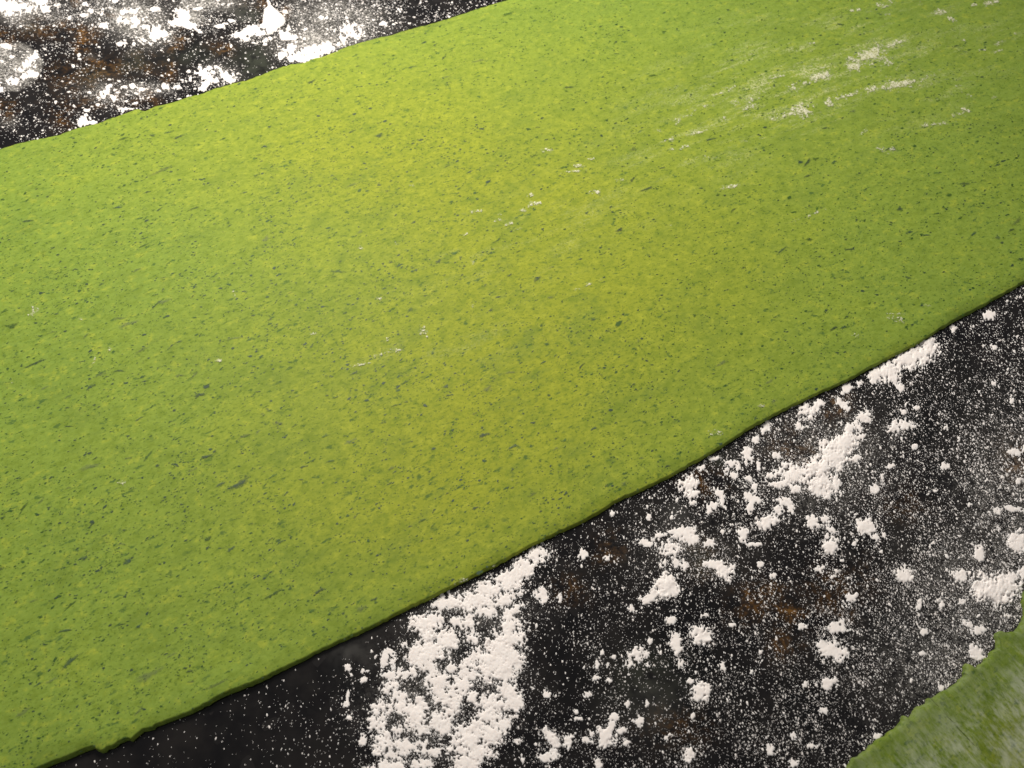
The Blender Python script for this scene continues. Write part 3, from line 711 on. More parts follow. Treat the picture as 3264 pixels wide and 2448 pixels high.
# ------------------------------------------------------------------ flour lying on the stone
# (x, y, half width, half height, tilt, lacy 0..1): read from enlarged views of the photograph
DRIFT = v4([(2110, 245, 120, 95, -30, .3), (1960, 400, 140, 110, -30, .2), (1820, 520, 170, 110, -35, .05), (1600, 620, 170, 110, -20, .1), (1400, 760, 240, 120, -5, .1), (1110, 760, 140, 85, 0, .1), (1560, 860, 150, 80, 0, .3),
            (870, 1040, 155, 165, 20, .1), (985, 940, 110, 80, 0, .25), (1130, 1190, 115, 125, 15, .1), (940, 1330, 170, 125, 0, .05), (780, 1330, 120, 110, 0, .25), (950, 1480, 70, 120, 0, .2), (640, 1230, 50, 55, 0, .1),
            (430, 1390, 40, 110, 10, .3), (500, 1300, 70, 28, 0, .3), (540, 1400, 36, 80, 0, .5), (470, 1560, 90, 55, 0, .3), (610, 1510, 45, 65, 0, .4), (1750, 750, 190, 90, -30, .55), (1850, 860, 150, 80, -30, .6),
            (2150, 680, 70, 90, -10, .3), (2200, 720, 50, 60, 0, .2), (1330, 1010, 110, 90, 0, .75), (1400, 1150, 110, 140, 0, .95), (1230, 960, 110, 70, 0, .6),
            (1820, 1010, 125, 140, 15, 0), (1830, 1160, 165, 140, 0, 0), (1700, 1280, 165, 150, 20, 0), (1640, 1450, 210, 160, 0, 0), (1850, 1370, 120, 130, 0, .1), (1900, 1480, 60, 100, 0, .3), (1450, 1330, 110, 140, 0, .9)]) \
    + v5([(1640, 560, 230, 160, 0, 0), (1400, 645, 170, 80, 0, .1), (1780, 650, 100, 110, 0, .1), (1300, 740, 140, 100, 0, .3), (1050, 720, 190, 95, 0, .35), (930, 690, 80, 65, 0, .1), (1100, 850, 160, 95, 0, .3), (1180, 960, 110, 120, 0, .15),
          (1780, 820, 120, 110, 0, .15), (1850, 940, 105, 95, 0, .1), (1600, 960, 165, 120, 0, .15), (1560, 1100, 155, 120, 0, .1), (570, 860, 130, 70, 0, .3), (400, 990, 140, 100, 0, .35), (650, 1000, 130, 100, 0, .4), (830, 960, 90, 90, 0, .35),
          (780, 1110, 120, 120, 0, .25), (1030, 1130, 115, 120, 0, .15), (870, 1240, 120, 65, 0, .3), (1080, 1240, 100, 90, 0, .2), (1420, 1230, 210, 130, -20, 0), (1350, 1380, 190, 150, 0, 0), (1600, 1280, 140, 120, 0, .05), (1750, 1200, 70, 100, 15, .1),
          (1450, 1480, 170, 120, 0, 0), (1330, 1620, 160, 110, 0, .05), (420, 1400, 115, 140, 0, .1), (650, 1420, 160, 80, 0, .1), (550, 1500, 190, 55, 0, .2), (820, 1390, 70, 50, 0, .4), (900, 1370, 36, 60, 0, .3), (930, 1480, 120, 65, 0, .3),
          (520, 1650, 240, 75, 0, .3), (820, 1620, 220, 70, 0, .4), (300, 1680, 150, 50, 0, .5), (850, 500, 120, 90, 0, .8), (700, 620, 140, 90, 0, .95), (480, 760, 130, 90, 0, .9), (350, 1180, 120, 90, 0, .8), (600, 1230, 120, 80, 0, .85), (1150, 560, 130, 70, 0, .95), (1400, 900, 120, 110, 0, .9), (1200, 1400, 70, 90, 0, .6), (1330, 480, 110, 100, 0, .9)])
LANDMARK = [   # flour lumps that anyone could point at; each ends up as one object
    ("angular white flour lump rising tall near the far edge of the big sheet", v2([(1300, 250, 95, 165, -8, -1), (1380, 255, 100, 80, 20, -1), (1275, 180, 60, 80, 0, -1), (1290, 380, 50, 60, 10, -1)]), 4.2),
    ("white flour lump with a tail pointing down right, left of the tall lump", v2([(150, 205, 85, 70, 0, 0), (100, 280, 115, 55, 5, 0), (240, 325, 100, 48, 15, 0), (345, 385, 75, 26, 38, 0)]), 1.3),
    ("low white flour cluster reaching left from the foot of the tall lump", v2([(850, 450, 62, 38, -25, .1), (960, 425, 95, 58, -20, .1), (1090, 385, 70, 58, 0, .05), (1155, 430, 60, 40, 0, .1), (985, 505, 60, 36, 20, .3)]), 1.0),
    ("ragged white flour ridge running down to the far edge of the big sheet", v2([(1490, 460, 60, 60, 0, .2), (1560, 490, 60, 40, 0, .3), (1540, 640, 100, 75, 0, .1), (1450, 710, 80, 42, -20, .1), (1620, 740, 120, 62, -8, .2), (1760, 755, 150, 42, -14, .2), (1900, 700, 150, 60, -16, .35), (2050, 640, 130, 62, -18, .4), (2170, 575, 60, 40, -10, .2), (2000, 600, 160, 40, -20, .7), (1800, 660, 120, 50, -10, .8)]), 0.9),
    ("thick white flour heap in the far left corner of the worktop", v1([(140, 85, 170, 78, 8, .05), (50, 60, 100, 62, 0, .05), (300, 90, 85, 40, 10, 0), (120, 170, 80, 50, 0, .4)]), 1.0),
    ("white flour clump touching the frame's far edge beside the corner heap", v1([(520, 15, 90, 48, 5, 0)]), 1.0),
    ("rounded white flour clump just below right of the corner heap", v1([(600, 118, 62, 48, 15, 0)]), 1.0),
    ("pair of joined white flour clumps right of the corner, above the dark brown band", v1([(2010, 425, 78, 66, 20, 0), (2125, 450, 68, 32, 5, 0)]), 1.1),
    ("small oval white flour clump alone on dark stone above the dark band", v1([(1350, 330, 56, 42, 0, 0)]), 1.0),
    ("white flour clump tucked against the far edge of the big sheet", v1([(1110, 1575, 105, 50, 10, .05), (1040, 1590, 50, 45, 0, .1), (1200, 1590, 60, 30, 15, .1)]), 1.3),
    ("branching white flour patch near the far edge, lower right of the brown vein", v1([(1380, 1185, 62, 56, -40, .2), (1335, 1255, 36, 28, 0, .1), (1470, 1275, 42, 46, 0, .1), (1410, 1120, 50, 25, -20, .3)]), 0.8),
    ("forked white flour patch near the big sheet's far edge, left of the lacy patch", v2([(420, 950, 80, 66, 30, .15), (480, 1000, 70, 50, 20, .2), (430, 1105, 62, 40, -20, .2), (400, 1160, 45, 26, 0, .2)]), 0.9),
    ("lacy white flour patch lying on the far edge of the big sheet", v2([(720, 985, 80, 58, 20, .35), (775, 1050, 75, 36, 0, .25)]), 0.8),
    ("white flour bank pressed along the sheet's near edge at the right", [(2176 + x / 2.033, 816 + y / 2.033, a / 2.033, b / 2.033, t, l) for (x, y, a, b, t, l) in
        [(1600, 590, 58, 58, 0, 0), (1540, 640, 70, 60, 0, 0), (1440, 680, 90, 55, -20, 0), (1330, 740, 90, 50, -20, 0), (1360, 790, 50, 40, 0, .1), (1250, 770, 50, 35, -20, .1), (1235, 805, 24, 26, 0, 0)]], 1.2),
    ("big branching white flour cluster between the sheet's edge and the bare right side", v7([(1465, 190, 36, 30, 0, .2), (1420, 265, 72, 52, -30, .05), (1390, 320, 58, 46, 0, 0), (1330, 372, 62, 58, 0, 0), (1210, 390, 85, 36, 8, .1), (1165, 430, 55, 24, -10, .3), (1225, 452, 35, 20, 0, .2), (1330, 425, 62, 48, 0, 0), (1345, 472, 48, 25, 20, .1), (1398, 430, 24, 44, 10, .1), (1300, 330, 30, 24, 0, .3), (1120, 395, 30, 20, 0, .4)]), 1.1),
    ("round white flour ball at the right of the big branching cluster", v7([(1487, 320, 20, 20, 0, -.3)]), 1.5),
    ("white flour clump near the sheet's edge, above the big branching cluster", v7([(1292, 118, 42, 34, -20, .15), (1260, 125, 18, 14, 0, 0)]), 1.0),
    ("two joined soft white flour puffs on the bare right stone", v7([(1650, 185, 30, 25, 0, 0), (1695, 180, 30, 22, 0, 0)]), 1.0),
    ("white flour clump below the sheet's edge, left of the branching cluster", v7([(765, 447, 40, 38, 30, .15), (790, 470, 20, 22, 0, .1)]), 1.0),
    ("hook shaped white flour crumb below the sheet's edge", v7([(870, 525, 45, 15, -15, .2), (895, 472, 26, 12, -15, .1), (908, 500, 12, 26, 0, .2), (850, 548, 14, 16, 0, .1)]), 0.8),
    ("white flour crumb like a letter T, left of the branching cluster", v7([(1040, 498, 48, 17, 15, .2), (1032, 530, 17, 40, 0, .2), (1020, 485, 20, 16, 0, 0)]), 0.9),
    ("curled white flour clump with a heavy lower end, middle of the floured stone", v7([(1185, 510, 40, 22, 20, .2), (1205, 535, 18, 26, 0, .2), (1155, 555, 22, 32, 10, .2), (1095, 605, 46, 36, 15, .1), (1130, 590, 26, 26, 0, .1)]), 1.0),
    ("squat white flour clump just below the curled clump", v7([(1000, 650, 28, 26, 0, .1)]), 1.0),
    ("flat white flour flake under the squat clump", v7([(1050, 692, 36, 10, 0, .1)]), 0.7),
    ("arrow shaped white flour clump right of the curled clump", v7([(1298, 597, 36, 28, 20, .05)]), 1.0),
    ("white flour clump at the right below the branching cluster", v7([(1525, 612, 48, 28, 10, .3), (1545, 625, 26, 20, 0, .1)]), 1.0),
    ("oval white flour clump below the arrow shaped clump", v7([(1372, 700, 32, 34, 30, .1)]), 1.0),
    ("long thin white flour streak right of the drift, ending in a lump", v7([(580, 688, 42, 20, 10, .15), (640, 655, 48, 13, -22, .2), (700, 635, 36, 12, -10, .3), (748, 640, 46, 28, 10, .2), (785, 672, 24, 24, 0, .3)]), 0.8),
    ("lacy white flour patch just below the long thin streak", v7([(690, 715, 46, 38, 20, .35), (708, 772, 20, 22, 0, .3)]), 0.8),
    ("rounded solid white flour clump below the lacy patch", v7([(660, 878, 52, 52, 0, .05), (690, 890, 30, 40, 0, .1), (588, 930, 20, 20, 0, .1), (615, 910, 18, 14, 0, .1)]), 1.0),
    ("white flour clump with a tail to the left, right of the rounded clump", v7([(860, 782, 34, 20, 20, .1), (915, 808, 46, 36, 20, .1), (950, 788, 20, 14, 0, .3)]), 1.0),
    ("small solid flour clump above the brown mineral patch at the right", v7([(1465, 925, 22, 21, 0, -.2)]), 1.2),
    ("fluffy white flour clump left of the widest pile by the ragged sheet", v7([(1700, 828, 38, 30, 30, .1)]), 1.1),
    ("widest white flour pile near the ragged sheet at the right", v7([(2085, 885, 90, 58, 15, .05), (2150, 880, 50, 50, 0, .25), (2040, 870, 40, 40, 0, .15), (2165, 840, 40, 26, 0, .4)]), 1.2),
    ("white flour clump between the fluffy clump and the widest pile", v7([(1925, 830, 38, 26, 20, .2)]), 1.0),
    ("white flour clump above the widest pile near the right border", v7([(2020, 735, 34, 28, 40, .1)]), 1.0),
    ("white flour clump cut by the right border above the widest pile", v7([(2192, 690, 38, 46, 20, .1)]), 1.0),
    ("large smooth oval flour flake, pale and flat, above the ragged sheet", v7([(1388, 1157, 68, 34, 22, -.1), (1350, 1135, 36, 20, 0, 0)]), 0.7),
    ("white flour clump with pointed base below the smooth oval flake", v7([(1372, 1290, 36, 24, -10, .15), (1360, 1310, 22, 32, 10, .1)]), 0.9),
    ("three lobed white flour clump just above the smooth oval flake", v7([(1405, 1058, 42, 20, 0, .2), (1390, 1040, 20, 18, 0, .2), (1425, 1030, 14, 22, 0, .3)]), 0.9),
    ("small round flour clump beside the orange brown mineral patch", v7([(1250, 1050, 22, 18, 10, -.2)]), 1.2),
    ("star shaped white flour clump right of the drift's lower half", v7([(818, 1085, 40, 42, 20, .2), (835, 1090, 46, 18, -20, .3), (790, 1075, 26, 14, 0, .2)]), 1.0),
    ("teardrop white flour clump left of the star shaped clump", v7([(707, 1130, 24, 38, 0, .0), (703, 1095, 12, 28, 0, .1)]), 1.0),
    ("white flour clump with a small neighbour, right of the drift", v7([(545, 1165, 34, 32, 10, .1), (580, 1168, 18, 22, 0, .1)]), 1.0),
    ("white flour clump below the star shaped clump, like a crown", v7([(818, 1330, 42, 38, -20, .25), (795, 1355, 26, 16, -20, .1)]), 1.0),
    ("bone shaped white flour clump near the frame's near edge", v7([(408, 1525, 42, 34, 20, .2), (432, 1485, 15, 44, 10, .15), (440, 1440, 18, 18, 0, .2), (390, 1540, 26, 28, 0, .2)]), 1.0),
    ("white flour clump just right of the drift's foot", v7([(175, 1535, 34, 22, 45, .1), (155, 1508, 18, 16, 0, .1), (192, 1555, 18, 16, 0, 0)]), 1.0),
    ("upright oval white flour clump left of the bone shaped clump", v7([(247, 1540, 26, 34, 10, .15)]), 1.0),
    ("spread ragged flour crumb at the frame's near edge right of the drift", v7([(165, 1612, 46, 22, 10, .3), (180, 1590, 14, 26, 0, .2)]), 0.8),
    ("egg shaped flour clump at the frame's near edge, centre right", v7([(765, 1600, 24, 34, 30, 0)]), 1.1),
    ("oblong flour clump pointing down right at the ragged sheet's edge", v7([(2010, 1162, 24, 38, -45, .1)]), 0.9),
    ("row of white flour crumbs just above the ragged sheet's torn corner", v7([(1975, 1035, 30, 18, 30, .2), (2005, 1065, 30, 20, 20, .2), (2035, 1060, 24, 18, 0, .3)]), 0.9),
]
CRUMB = v7([(1245, 185, 24, 20, 0, .3), (1100, 190, 18, 30, 10, .1), (1050, 240, 20, 17, 0, .2), (1020, 300, 22, 38, 0, .1), (945, 345, 32, 16, 0, .3), (925, 375, 14, 30, 0, .3), (960, 395, 30, 14, 0, .3), (975, 365, 14, 26, 0, .3), (870, 320, 30, 10, 0, .5), (820, 360, 24, 14, 0, .6), (1145, 310, 20, 13, 0, .2), (1065, 350, 10, 24, 0, .2),
            (1025, 410, 24, 14, 40, .3), (1048, 440, 16, 24, -20, .3), (785, 515, 18, 14, 0, .3), (1500, 230, 34, 10, -15, .3), (1520, 140, 34, 26, 0, .4), (1430, 90, 44, 16, 45, .4), (1540, 120, 18, 20, 0, .4), (1690, 118, 16, 12, 0, .4), (1750, 105, 14, 10, 0, .3), (1735, 185, 12, 12, 0, .4), (1640, 130, 12, 10, 0, .3),
            (1350, 580, 22, 16, 0, .3), (1380, 630, 36, 15, 20, .5), (1365, 660, 14, 14, 0, .4), (1570, 662, 17, 17, 0, .1), (1605, 650, 10, 12, 0, .3), (1560, 455, 26, 18, 0, .4), (1635, 355, 22, 10, -15, .4), (1600, 410, 10, 26, 10, .5), (1740, 270, 15, 12, 0, .4), (1870, 355, 20, 15, 0, .1), (1830, 465, 14, 14, 0, .1), (1680, 25, 14, 12, 0, .1),
            (850, 690, 26, 20, 0, .4), (740, 785, 18, 14, 0, .3), (305, 735, 20, 22, 20, .1), (410, 750, 18, 14, 0, .4), (515, 970, 13, 13, 0, 0), (1072, 780, 14, 14, 20, 0), (1130, 830, 18, 16, 0, .3), (1340, 795, 26, 20, 0, .2), (1385, 830, 20, 14, 0, .4), (1040, 918, 11, 13, 0, .1),
            (2210, 815, 28, 28, 0, .3), (2100, 550, 20, 14, 0, .3), (2165, 540, 42, 15, 10, .2), (2175, 292, 26, 13, 20, .1), (2120, 402, 16, 9, 0, .4), (2190, 420, 14, 14, 0, .3), (685, 1020, 24, 20, 0, .3), (830, 1000, 22, 14, 0, .5), (955, 1040, 14, 9, 0, .1),
            (595, 1110, 12, 15, -20, 0), (585, 1210, 14, 14, 0, .2), (505, 1215, 24, 18, 0, .4), (440, 1180, 10, 11, 0, 0), (390, 1160, 9, 12, 0, 0), (370, 1210, 11, 20, 0, .2), (730, 1215, 14, 24, 0, .3), (910, 1220, 11, 22, -15, .2), (1035, 1245, 11, 10, 0, 0), (1075, 1160, 10, 12, 0, 0), (1350, 1410, 30, 16, 10, .3), (770, 1285, 14, 13, 0, .3),
            (500, 1385, 13, 17, 0, .1), (585, 1380, 8, 16, 10, .1), (155, 1340, 20, 20, 0, .2), (330, 1340, 22, 16, 0, .5), (365, 1270, 22, 16, 0, .5), (420, 1280, 16, 12, 0, .4), (275, 1415, 14, 14, 0, .3), (285, 1445, 16, 11, 0, .2), (325, 1540, 24, 18, 10, .2), (345, 1510, 12, 14, 0, .3), (475, 1500, 20, 18, 0, .2), (495, 1550, 17, 18, 20, .2), (550, 1455, 18, 22, 10, .1),
            (375, 1640, 15, 20, 0, .1), (780, 1440, 8, 16, 10, .1), (665, 1530, 9, 20, 0, .2), (680, 1515, 12, 8, 0, .2), (1115, 1580, 20, 20, 0, .3), (1225, 1640, 22, 18, 0, .2), (1300, 1565, 26, 12, 0, .5), (1580, 1522, 15, 13, 0, .1), (1855, 1312, 16, 15, 0, .1), (1725, 1280, 9, 10, 0, .1), (1215, 1520, 12, 16, 0, .3), (1265, 1295, 10, 14, 0, .3),
            (1775, 1070, 18, 20, -20, .3), (1770, 1165, 26, 10, 0, .4), (1500, 595, 18, 18, 0, .4), (1320, 800, 14, 14, 0, .3), (435, 560, 12, 12, 0, .1), (590, 575, 10, 12, 0, 0), (690, 580, 10, 14, 0, .3), (20, 1545, 18, 12, -20, .2), (205, 930, 14, 20, 0, .3), (1430, 760, 14, 10, 0, .4), (1595, 725, 10, 10, 0, 0), (910, 640, 10, 12, 0, .3), (1875, 740, 14, 12, 0, .4), (1900, 815, 16, 18, 0, .4),
            (1820, 690, 12, 10, 0, .3), (2140, 1000, 20, 14, 0, .5), (1855, 950, 16, 26, 0, .6), (1940, 940, 26, 18, 0, .7), (1760, 960, 20, 26, 0, .7), (2100, 620, 14, 14, 0, .4), (1975, 520, 12, 10, 0, .4), (1480, 690, 10, 10, 0, .2)]) \
    + v5([(200, 1360, 36, 64, 5, .0), (35, 560, 30, 50, -20, .2), (70, 630, 20, 20, 0, .1), (210, 590, 46, 30, 0, .5), (200, 690, 50, 36, 0, .5), (30, 860, 28, 56, 15, .2), (15, 950, 28, 40, 0, .2), (40, 1110, 36, 40, 0, .1), (1900, 1370, 44, 30, -35, .1), (1860, 1095, 56, 26, 0, .4), (2060, 790, 30, 50, 0, .4), (2010, 250, 16, 26, 0, .2), (2200, 860, 30, 40, 0, .2), (2200, 1240, 26, 36, 0, .2), (2110, 80, 14, 36, 0, .1), (2180, 1560, 40, 50, -45, .3), (1960, 1570, 30, 40, 0, .5), (2100, 1400, 18, 20, 0, .2)]) \
    + v1([(890, 235, 38, 30, 0, 0), (740, 62, 50, 26, 0, .3), (1100, 55, 44, 30, 20, .4), (1190, 150, 52, 34, 20, .4), (1080, 195, 62, 26, 0, .4), (1500, 8, 62, 24, 0, 0), (1600, 155, 44, 42, 0, .1), (1720, 140, 90, 40, 0, .3), (1980, 118, 62, 36, 0, .1), (1600, 262, 100, 50, 0, .5), (1775, 285, 60, 40, 0, .2), (1735, 340, 30, 20, 0, .1), (1880, 345, 62, 38, 0, .5), (1550, 578, 52, 22, 5, .2), (1730, 570, 32, 20, 0, .1), (1830, 530, 66, 26, -10, .4), (1320, 190, 30, 16, 0, .2), (1580, 560, 90, 20, 0, .6),
          (70, 600, 62, 34, 10, .1), (425, 745, 80, 60, -50, .3), (350, 840, 84, 60, -30, .3), (400, 955, 92, 50, 10, .15), (320, 1000, 62, 56, 0, .3), (180, 1045, 95, 50, 8, .1), (15, 1160, 38, 40, 0, .1), (150, 740, 42, 24, 0, .2), (480, 700, 32, 22, 30, .2), (30, 800, 36, 16, 0, .4), (240, 900, 60, 40, 0, .7), (1030, 712, 30, 30, 0, 0), (1035, 765, 24, 18, 0, .2),
          (1160, 1200, 28, 22, 0, .1), (1610, 1130, 50, 28, 0, .4), (1720, 1115, 44, 30, 20, .4), (1850, 1155, 76, 30, 5, .15), (2155, 1125, 52, 42, 0, .1), (2060, 1180, 36, 16, 0, .1), (1765, 1215, 24, 16, 0, .1), (1280, 1358, 52, 20, 0, .1), (1640, 1312, 46, 17, -10, .1), (1755, 1335, 32, 18, -20, .1), (1600, 1420, 62, 40, -15, .1), (1120, 1430, 50, 20, -5, .1), (1110, 1490, 30, 18, 0, .1), (1270, 1270, 24, 14, 0, .1), (720, 1322, 20, 22, 0, 0), (960, 1378, 19, 15, 0, 0), (540, 1390, 18, 16, 0, .1), (950, 860, 24, 18, 0, .1), (2180, 780, 20, 18, 0, .1), (1500, 1170, 30, 16, 0, .4), (2180, 970, 28, 14, 0, .2), (1700, 1415, 30, 10, 0, .2)]) \
    + v2([(1480, 155, 29, 26, 0, -.3), (640, 338, 52, 22, -10, .2), (705, 310, 32, 17, 0, .1), (790, 270, 42, 22, 10, .3), (1520, 375, 52, 34, 20, .4), (230, 930, 22, 18, 0, 0), (500, 875, 30, 22, 20, .1), (610, 880, 52, 22, 20, .3), (85, 1130, 46, 32, 0, .05), (250, 1035, 22, 32, 0, .2), (240, 1245, 36, 18, 0, .1), (545, 940, 30, 18, 0, .2), (280, 440, 26, 28, 0, .1), (1228, 522, 38, 20, -25, .1), (1295, 505, 28, 20, 0, .1), (1222, 575, 34, 17, -20, .1), (780, 598, 20, 18, 0, 0), (865, 955, 17, 13, 0, 0), (1735, 505, 24, 20, 0, .1), (1740, 378, 40, 13, -10, .1), (1270, 45, 17, 17, 0, 0), (1960, 230, 60, 26, 0, .4), (1200, 340, 34, 30, 0, .3), (1020, 345, 26, 26, 0, .2), (1080, 555, 40, 14, 10, .3), (640, 920, 30, 18, 0, .3), (350, 1225, 26, 12, 0, .1), (100, 1285, 40, 10, -10, .1), (330, 120, 120, 18, -10, .6), (370, 110, 80, 16, -8, .3)]) \
    + [(1120, 98, 34, 32, 0, .6), (1220, 76, 14, 7, 0, .3), (1095, 130, 26, 18, 0, .5), (1640 + 1370 / 1.3554, 1042, 14, 13, 0, .1), (3155, 1005, 18, 14, 0, .2), (3168, 1105, 16, 8, 20, .2), (3040, 1046, 12, 12, 0, 0), (2695, 1243, 20, 14, -30, .0), (2740, 1222, 10, 11, 0, .2), (2592, 1308, 22, 22, 20, .2), (2550, 1300, 8, 8, 0, 0), (2870, 1235, 14, 12, 0, .1), (2616, 1280, 18, 8, 30, .3), (3165, 1223, 10, 10, 0, .1), (3225, 1280, 8, 8, 0, .1), (3225, 1440, 22, 12, 20, .2)]

STEP = 2.3
MX0, MY0, MX1, MY1 = -140, -120, W + 140, H + 140
gx = np.arange(MX0, MX1, STEP); gy = np.arange(MY0, MY1, STEP)
GX, GY = np.meshgrid(gx, gy)
FLD = np.full(GX.shape, -1.0); HGT = np.full(GX.shape, 4.0); OWN = np.full(GX.shape, -1, int)
N1 = fbm(GX * 1.15, GY * 0.9, 27, 201, 4, 0.95); N2 = fbm(GX * 1.2, GY * 0.85, 6, 211, 2, 0.8); N3 = fbm(GX * 1.6, GY * 0.9, 17, 221, 3, 0.95); N4 = fbm(GX, GY, 90, 231, 2)


def stamp(b, own, hk=1.0, grow=1.06):
    cx, cy, rx, ry, deg, lacy = b
    smooth = max(0.0, -lacy); lacy = max(0.0, lacy)
    rx *= grow; ry *= grow
    R = max(rx, ry) * 1.6 + 6
    i0, i1 = np.searchsorted(gy, [cy - R, cy + R]); j0, j1 = np.searchsorted(gx, [cx - R, cx + R])
    if i1 <= i0 or j1 <= j0: return
    X = GX[i0:i1, j0:j1] - cx; Y = GY[i0:i1, j0:j1] - cy
    a = math.radians(deg); c, s = math.cos(a), math.sin(a)
    lx = X * c + Y * s; ly = -X * s + Y * c
    d = np.sqrt((lx / rx) ** 2 + (ly / ry) ** 2)
    rough = 0.72 * (1 - 0.8 * smooth)
    if min(rx, ry) < 14: rough *= 0.85
    f = (1 - d) + rough * N1[i0:i1, j0:j1] + 0.40 * (1 - smooth) * N2[i0:i1, j0:j1] - lacy * (0.34 - 1.0 * N3[i0:i1, j0:j1] * np.clip(1.4 - d, 0, 1)) - 0.02
    f = np.where(d < 1.55, f, -1)
    old = FLD[i0:i1, j0:j1]
    h = min(rx, ry) * hk
    sel = f > old
    OWN[i0:i1, j0:j1] = np.where(sel & (f > 0), own, OWN[i0:i1, j0:j1])
    w = np.clip(f, 0, 1)
    HGT[i0:i1, j0:j1] = np.where(sel, np.maximum(h, 2.2), HGT[i0:i1, j0:j1])
    FLD[i0:i1, j0:j1] = np.maximum(old, f)


for b in DRIFT: stamp((*b[:5], b[5] * 0.9 + (0.04 if b[5] > 0.05 else 0.0)), 0, 0.12)
for k, (lab, bl, hk) in enumerate(LANDMARK):
    for b in bl: stamp(b, 1 + k, 0.18 * hk)
for b in CRUMB: stamp(b if b[1] > 500 else (*b[:5], b[5] + 0.18), 1000, 0.16)


# density of the loose flour over the stone
def dust_density(x, y):
    up = y < np.interp(x, UP_A[:, 0], UP_A[:, 1])
    d_up = 0.50 + 0.25 * fbm(x, y, 160, 611, 3) + 1.3 * gauss_map(x, y, FILM)
    d_up = d_up * (1 - 0.82 * gauss_map(x, y, v1([(450, 450, 330, 130, .6), (750, 850, 300, 200, .5), (1300, 980, 380, 150, .85), (1700, 750, 330, 120, .75), (250, 1350, 420, 180, .6), (800, 1500, 250, 130, .5)]) + v2([(1060, 800, 330, 200, 1.0), (350, 700, 380, 170, .8), (900, 150, 280, 70, .6)])))
    d_lo = 0.20 + 0.55 * np.clip((x - 1300) / 2000, 0, 1) + 0.18 * fbm(x, y, 190, 621, 3) + 0.7 * gauss_map(x, y, FILM)
    d_lo = d_lo * (0.25 + 0.75 * np.clip((x - 850) / 500, 0, 1))
    d_lo = d_lo + 0.40 * gauss_map(x, y, [(3150, 1500, 300, 350, 1), (2950, 2000, 300, 260, .8), (2150, 1500, 250, 150, .5), (2450, 1400, 260, 190, .7)])
    d_lo = d_lo - 0.25 * gauss_map(x, y, [(1250, 2150, 180, 120, 1.0), (2050, 2330, 250, 130, .5), (2800, 1230, 160, 80, .6)])
    return np.where(up, d_up, d_lo)


# stray crumbs and the crumbly debris round every lump
cov = np.clip(FLD, 0, 0.4) / 0.4
halo = cov.copy()
for sh in (2, 4, 7, 11):
    halo = (halo + np.roll(halo, sh, 0) + np.roll(halo, -sh, 0) + np.roll(halo, sh, 1) + np.roll(halo, -sh, 1)) / 5
DEN = dust_density(GX, GY) * np.clip(0.75 + 0.8 * fbm(GX, GY, 70, 701, 4, 0.8), 0.2, 1.8)
N5 = fbm(GX, GY * 0.8, 13, 241, 3, 0.85); N6 = fbm(GX, GY, 26, 251, 2, 0.8)
thr = 0.95 + 0.10 * (GY < np.interp(GX, UP_A[:, 0], UP_A[:, 1])) - 0.20 * np.clip(DEN, 0, 1.6) - 0.62 * np.clip(halo * 2.0, 0, 1)
deb = 0.75 * N5 + 0.45 * N6 - thr
sel = deb > FLD
HGT = np.where(sel & (deb > 0), 3.0, HGT)
FLD = np.where(sel, np.where(deb > 0, deb * 1.5, deb), FLD)

# flour stops where the sheets lie (a little of it runs under their rims)
inside = on_sheet(GX, GY, 7)
CE = np.array(SECOND_EDGE, float); o_ = np.argsort(CE[:, 0], kind='stable')
second = GY > np.interp(GX, CE[o_, 0], CE[o_, 1]) + 10
FLD[inside | second] = -1
HGT = HGT * px_size(GX, GY)
for _ in range(8):   # even out the steps between lumps of different size
    HGT[1:-1, 1:-1] = (HGT[1:-1, 1:-1] * 2 + HGT[:-2, 1:-1] + HGT[2:, 1:-1] + HGT[1:-1, :-2] + HGT[1:-1, 2:]) / 6
fp = np.clip(FLD, 0, 2)
gran = 0.95 + 0.06 * N2 + 0.04 * N3 + 0.06 * N1
ZF = np.where(FLD > 0, HGT * (1 - np.exp(-5.0 * fp)) * np.clip(gran, 0.25, 1.6), np.clip(FLD, -0.25, 0) * 0.0012) - 0.00002

# separate lumps: connected regions of the field
act = FLD > 0
lab = np.zeros(act.shape, int)
R_, C_ = act.shape
comps = []
pts = np.argwhere(act)
actl = act
for (i, j) in pts:
    if lab[i, j]: continue
    cid = len(comps) + 1
    stack = [(i, j)]; lab[i, j] = cid; cells = []
    while stack:
        a, b_ = stack.pop(); cells.append((a, b_))
        for da in (-1, 0, 1):
            for db in (-1, 0, 1):
                u, w = a + da, b_ + db
                if 0 <= u < R_ and 0 <= w < C_ and actl[u, w] and not lab[u, w]:
                    lab[u, w] = cid; stack.append((u, w))
    comps.append(np.array(cells))
order = sorted(range(len(comps)), key=lambda k: -len(comps[k]))

# quads of every lump
la = np.maximum(np.maximum(lab[:-1, :-1], lab[1:, :-1]), np.maximum(lab[1:, 1:], lab[:-1, 1:]))
qi, qj = np.nonzero(la)
qid = la[qi, qj]
so = np.argsort(qid, kind='stable'); qi, qj, qid = qi[so], qj[so], qid[so]
starts = np.searchsorted(qid, np.arange(1, len(comps) + 2))
WP = P(GX, GY, 0.0)
WP[..., 2] = ZF


def lump_mesh(cids, name, origin):
    ii = np.concatenate([qi[starts[c - 1]:starts[c]] for c in cids]); jj = np.concatenate([qj[starts[c - 1]:starts[c]] for c in cids])
    q = np.stack([ii * C_ + jj, (ii + 1) * C_ + jj, (ii + 1) * C_ + jj + 1, ii * C_ + jj + 1], -1)
    used, inv = np.unique(q.ravel(), return_inverse=True)
    V = WP.reshape(-1, 3)[used] - origin
    return mesh_from(name, V, inv.reshape(-1, 4), 4, M_FLOUR)


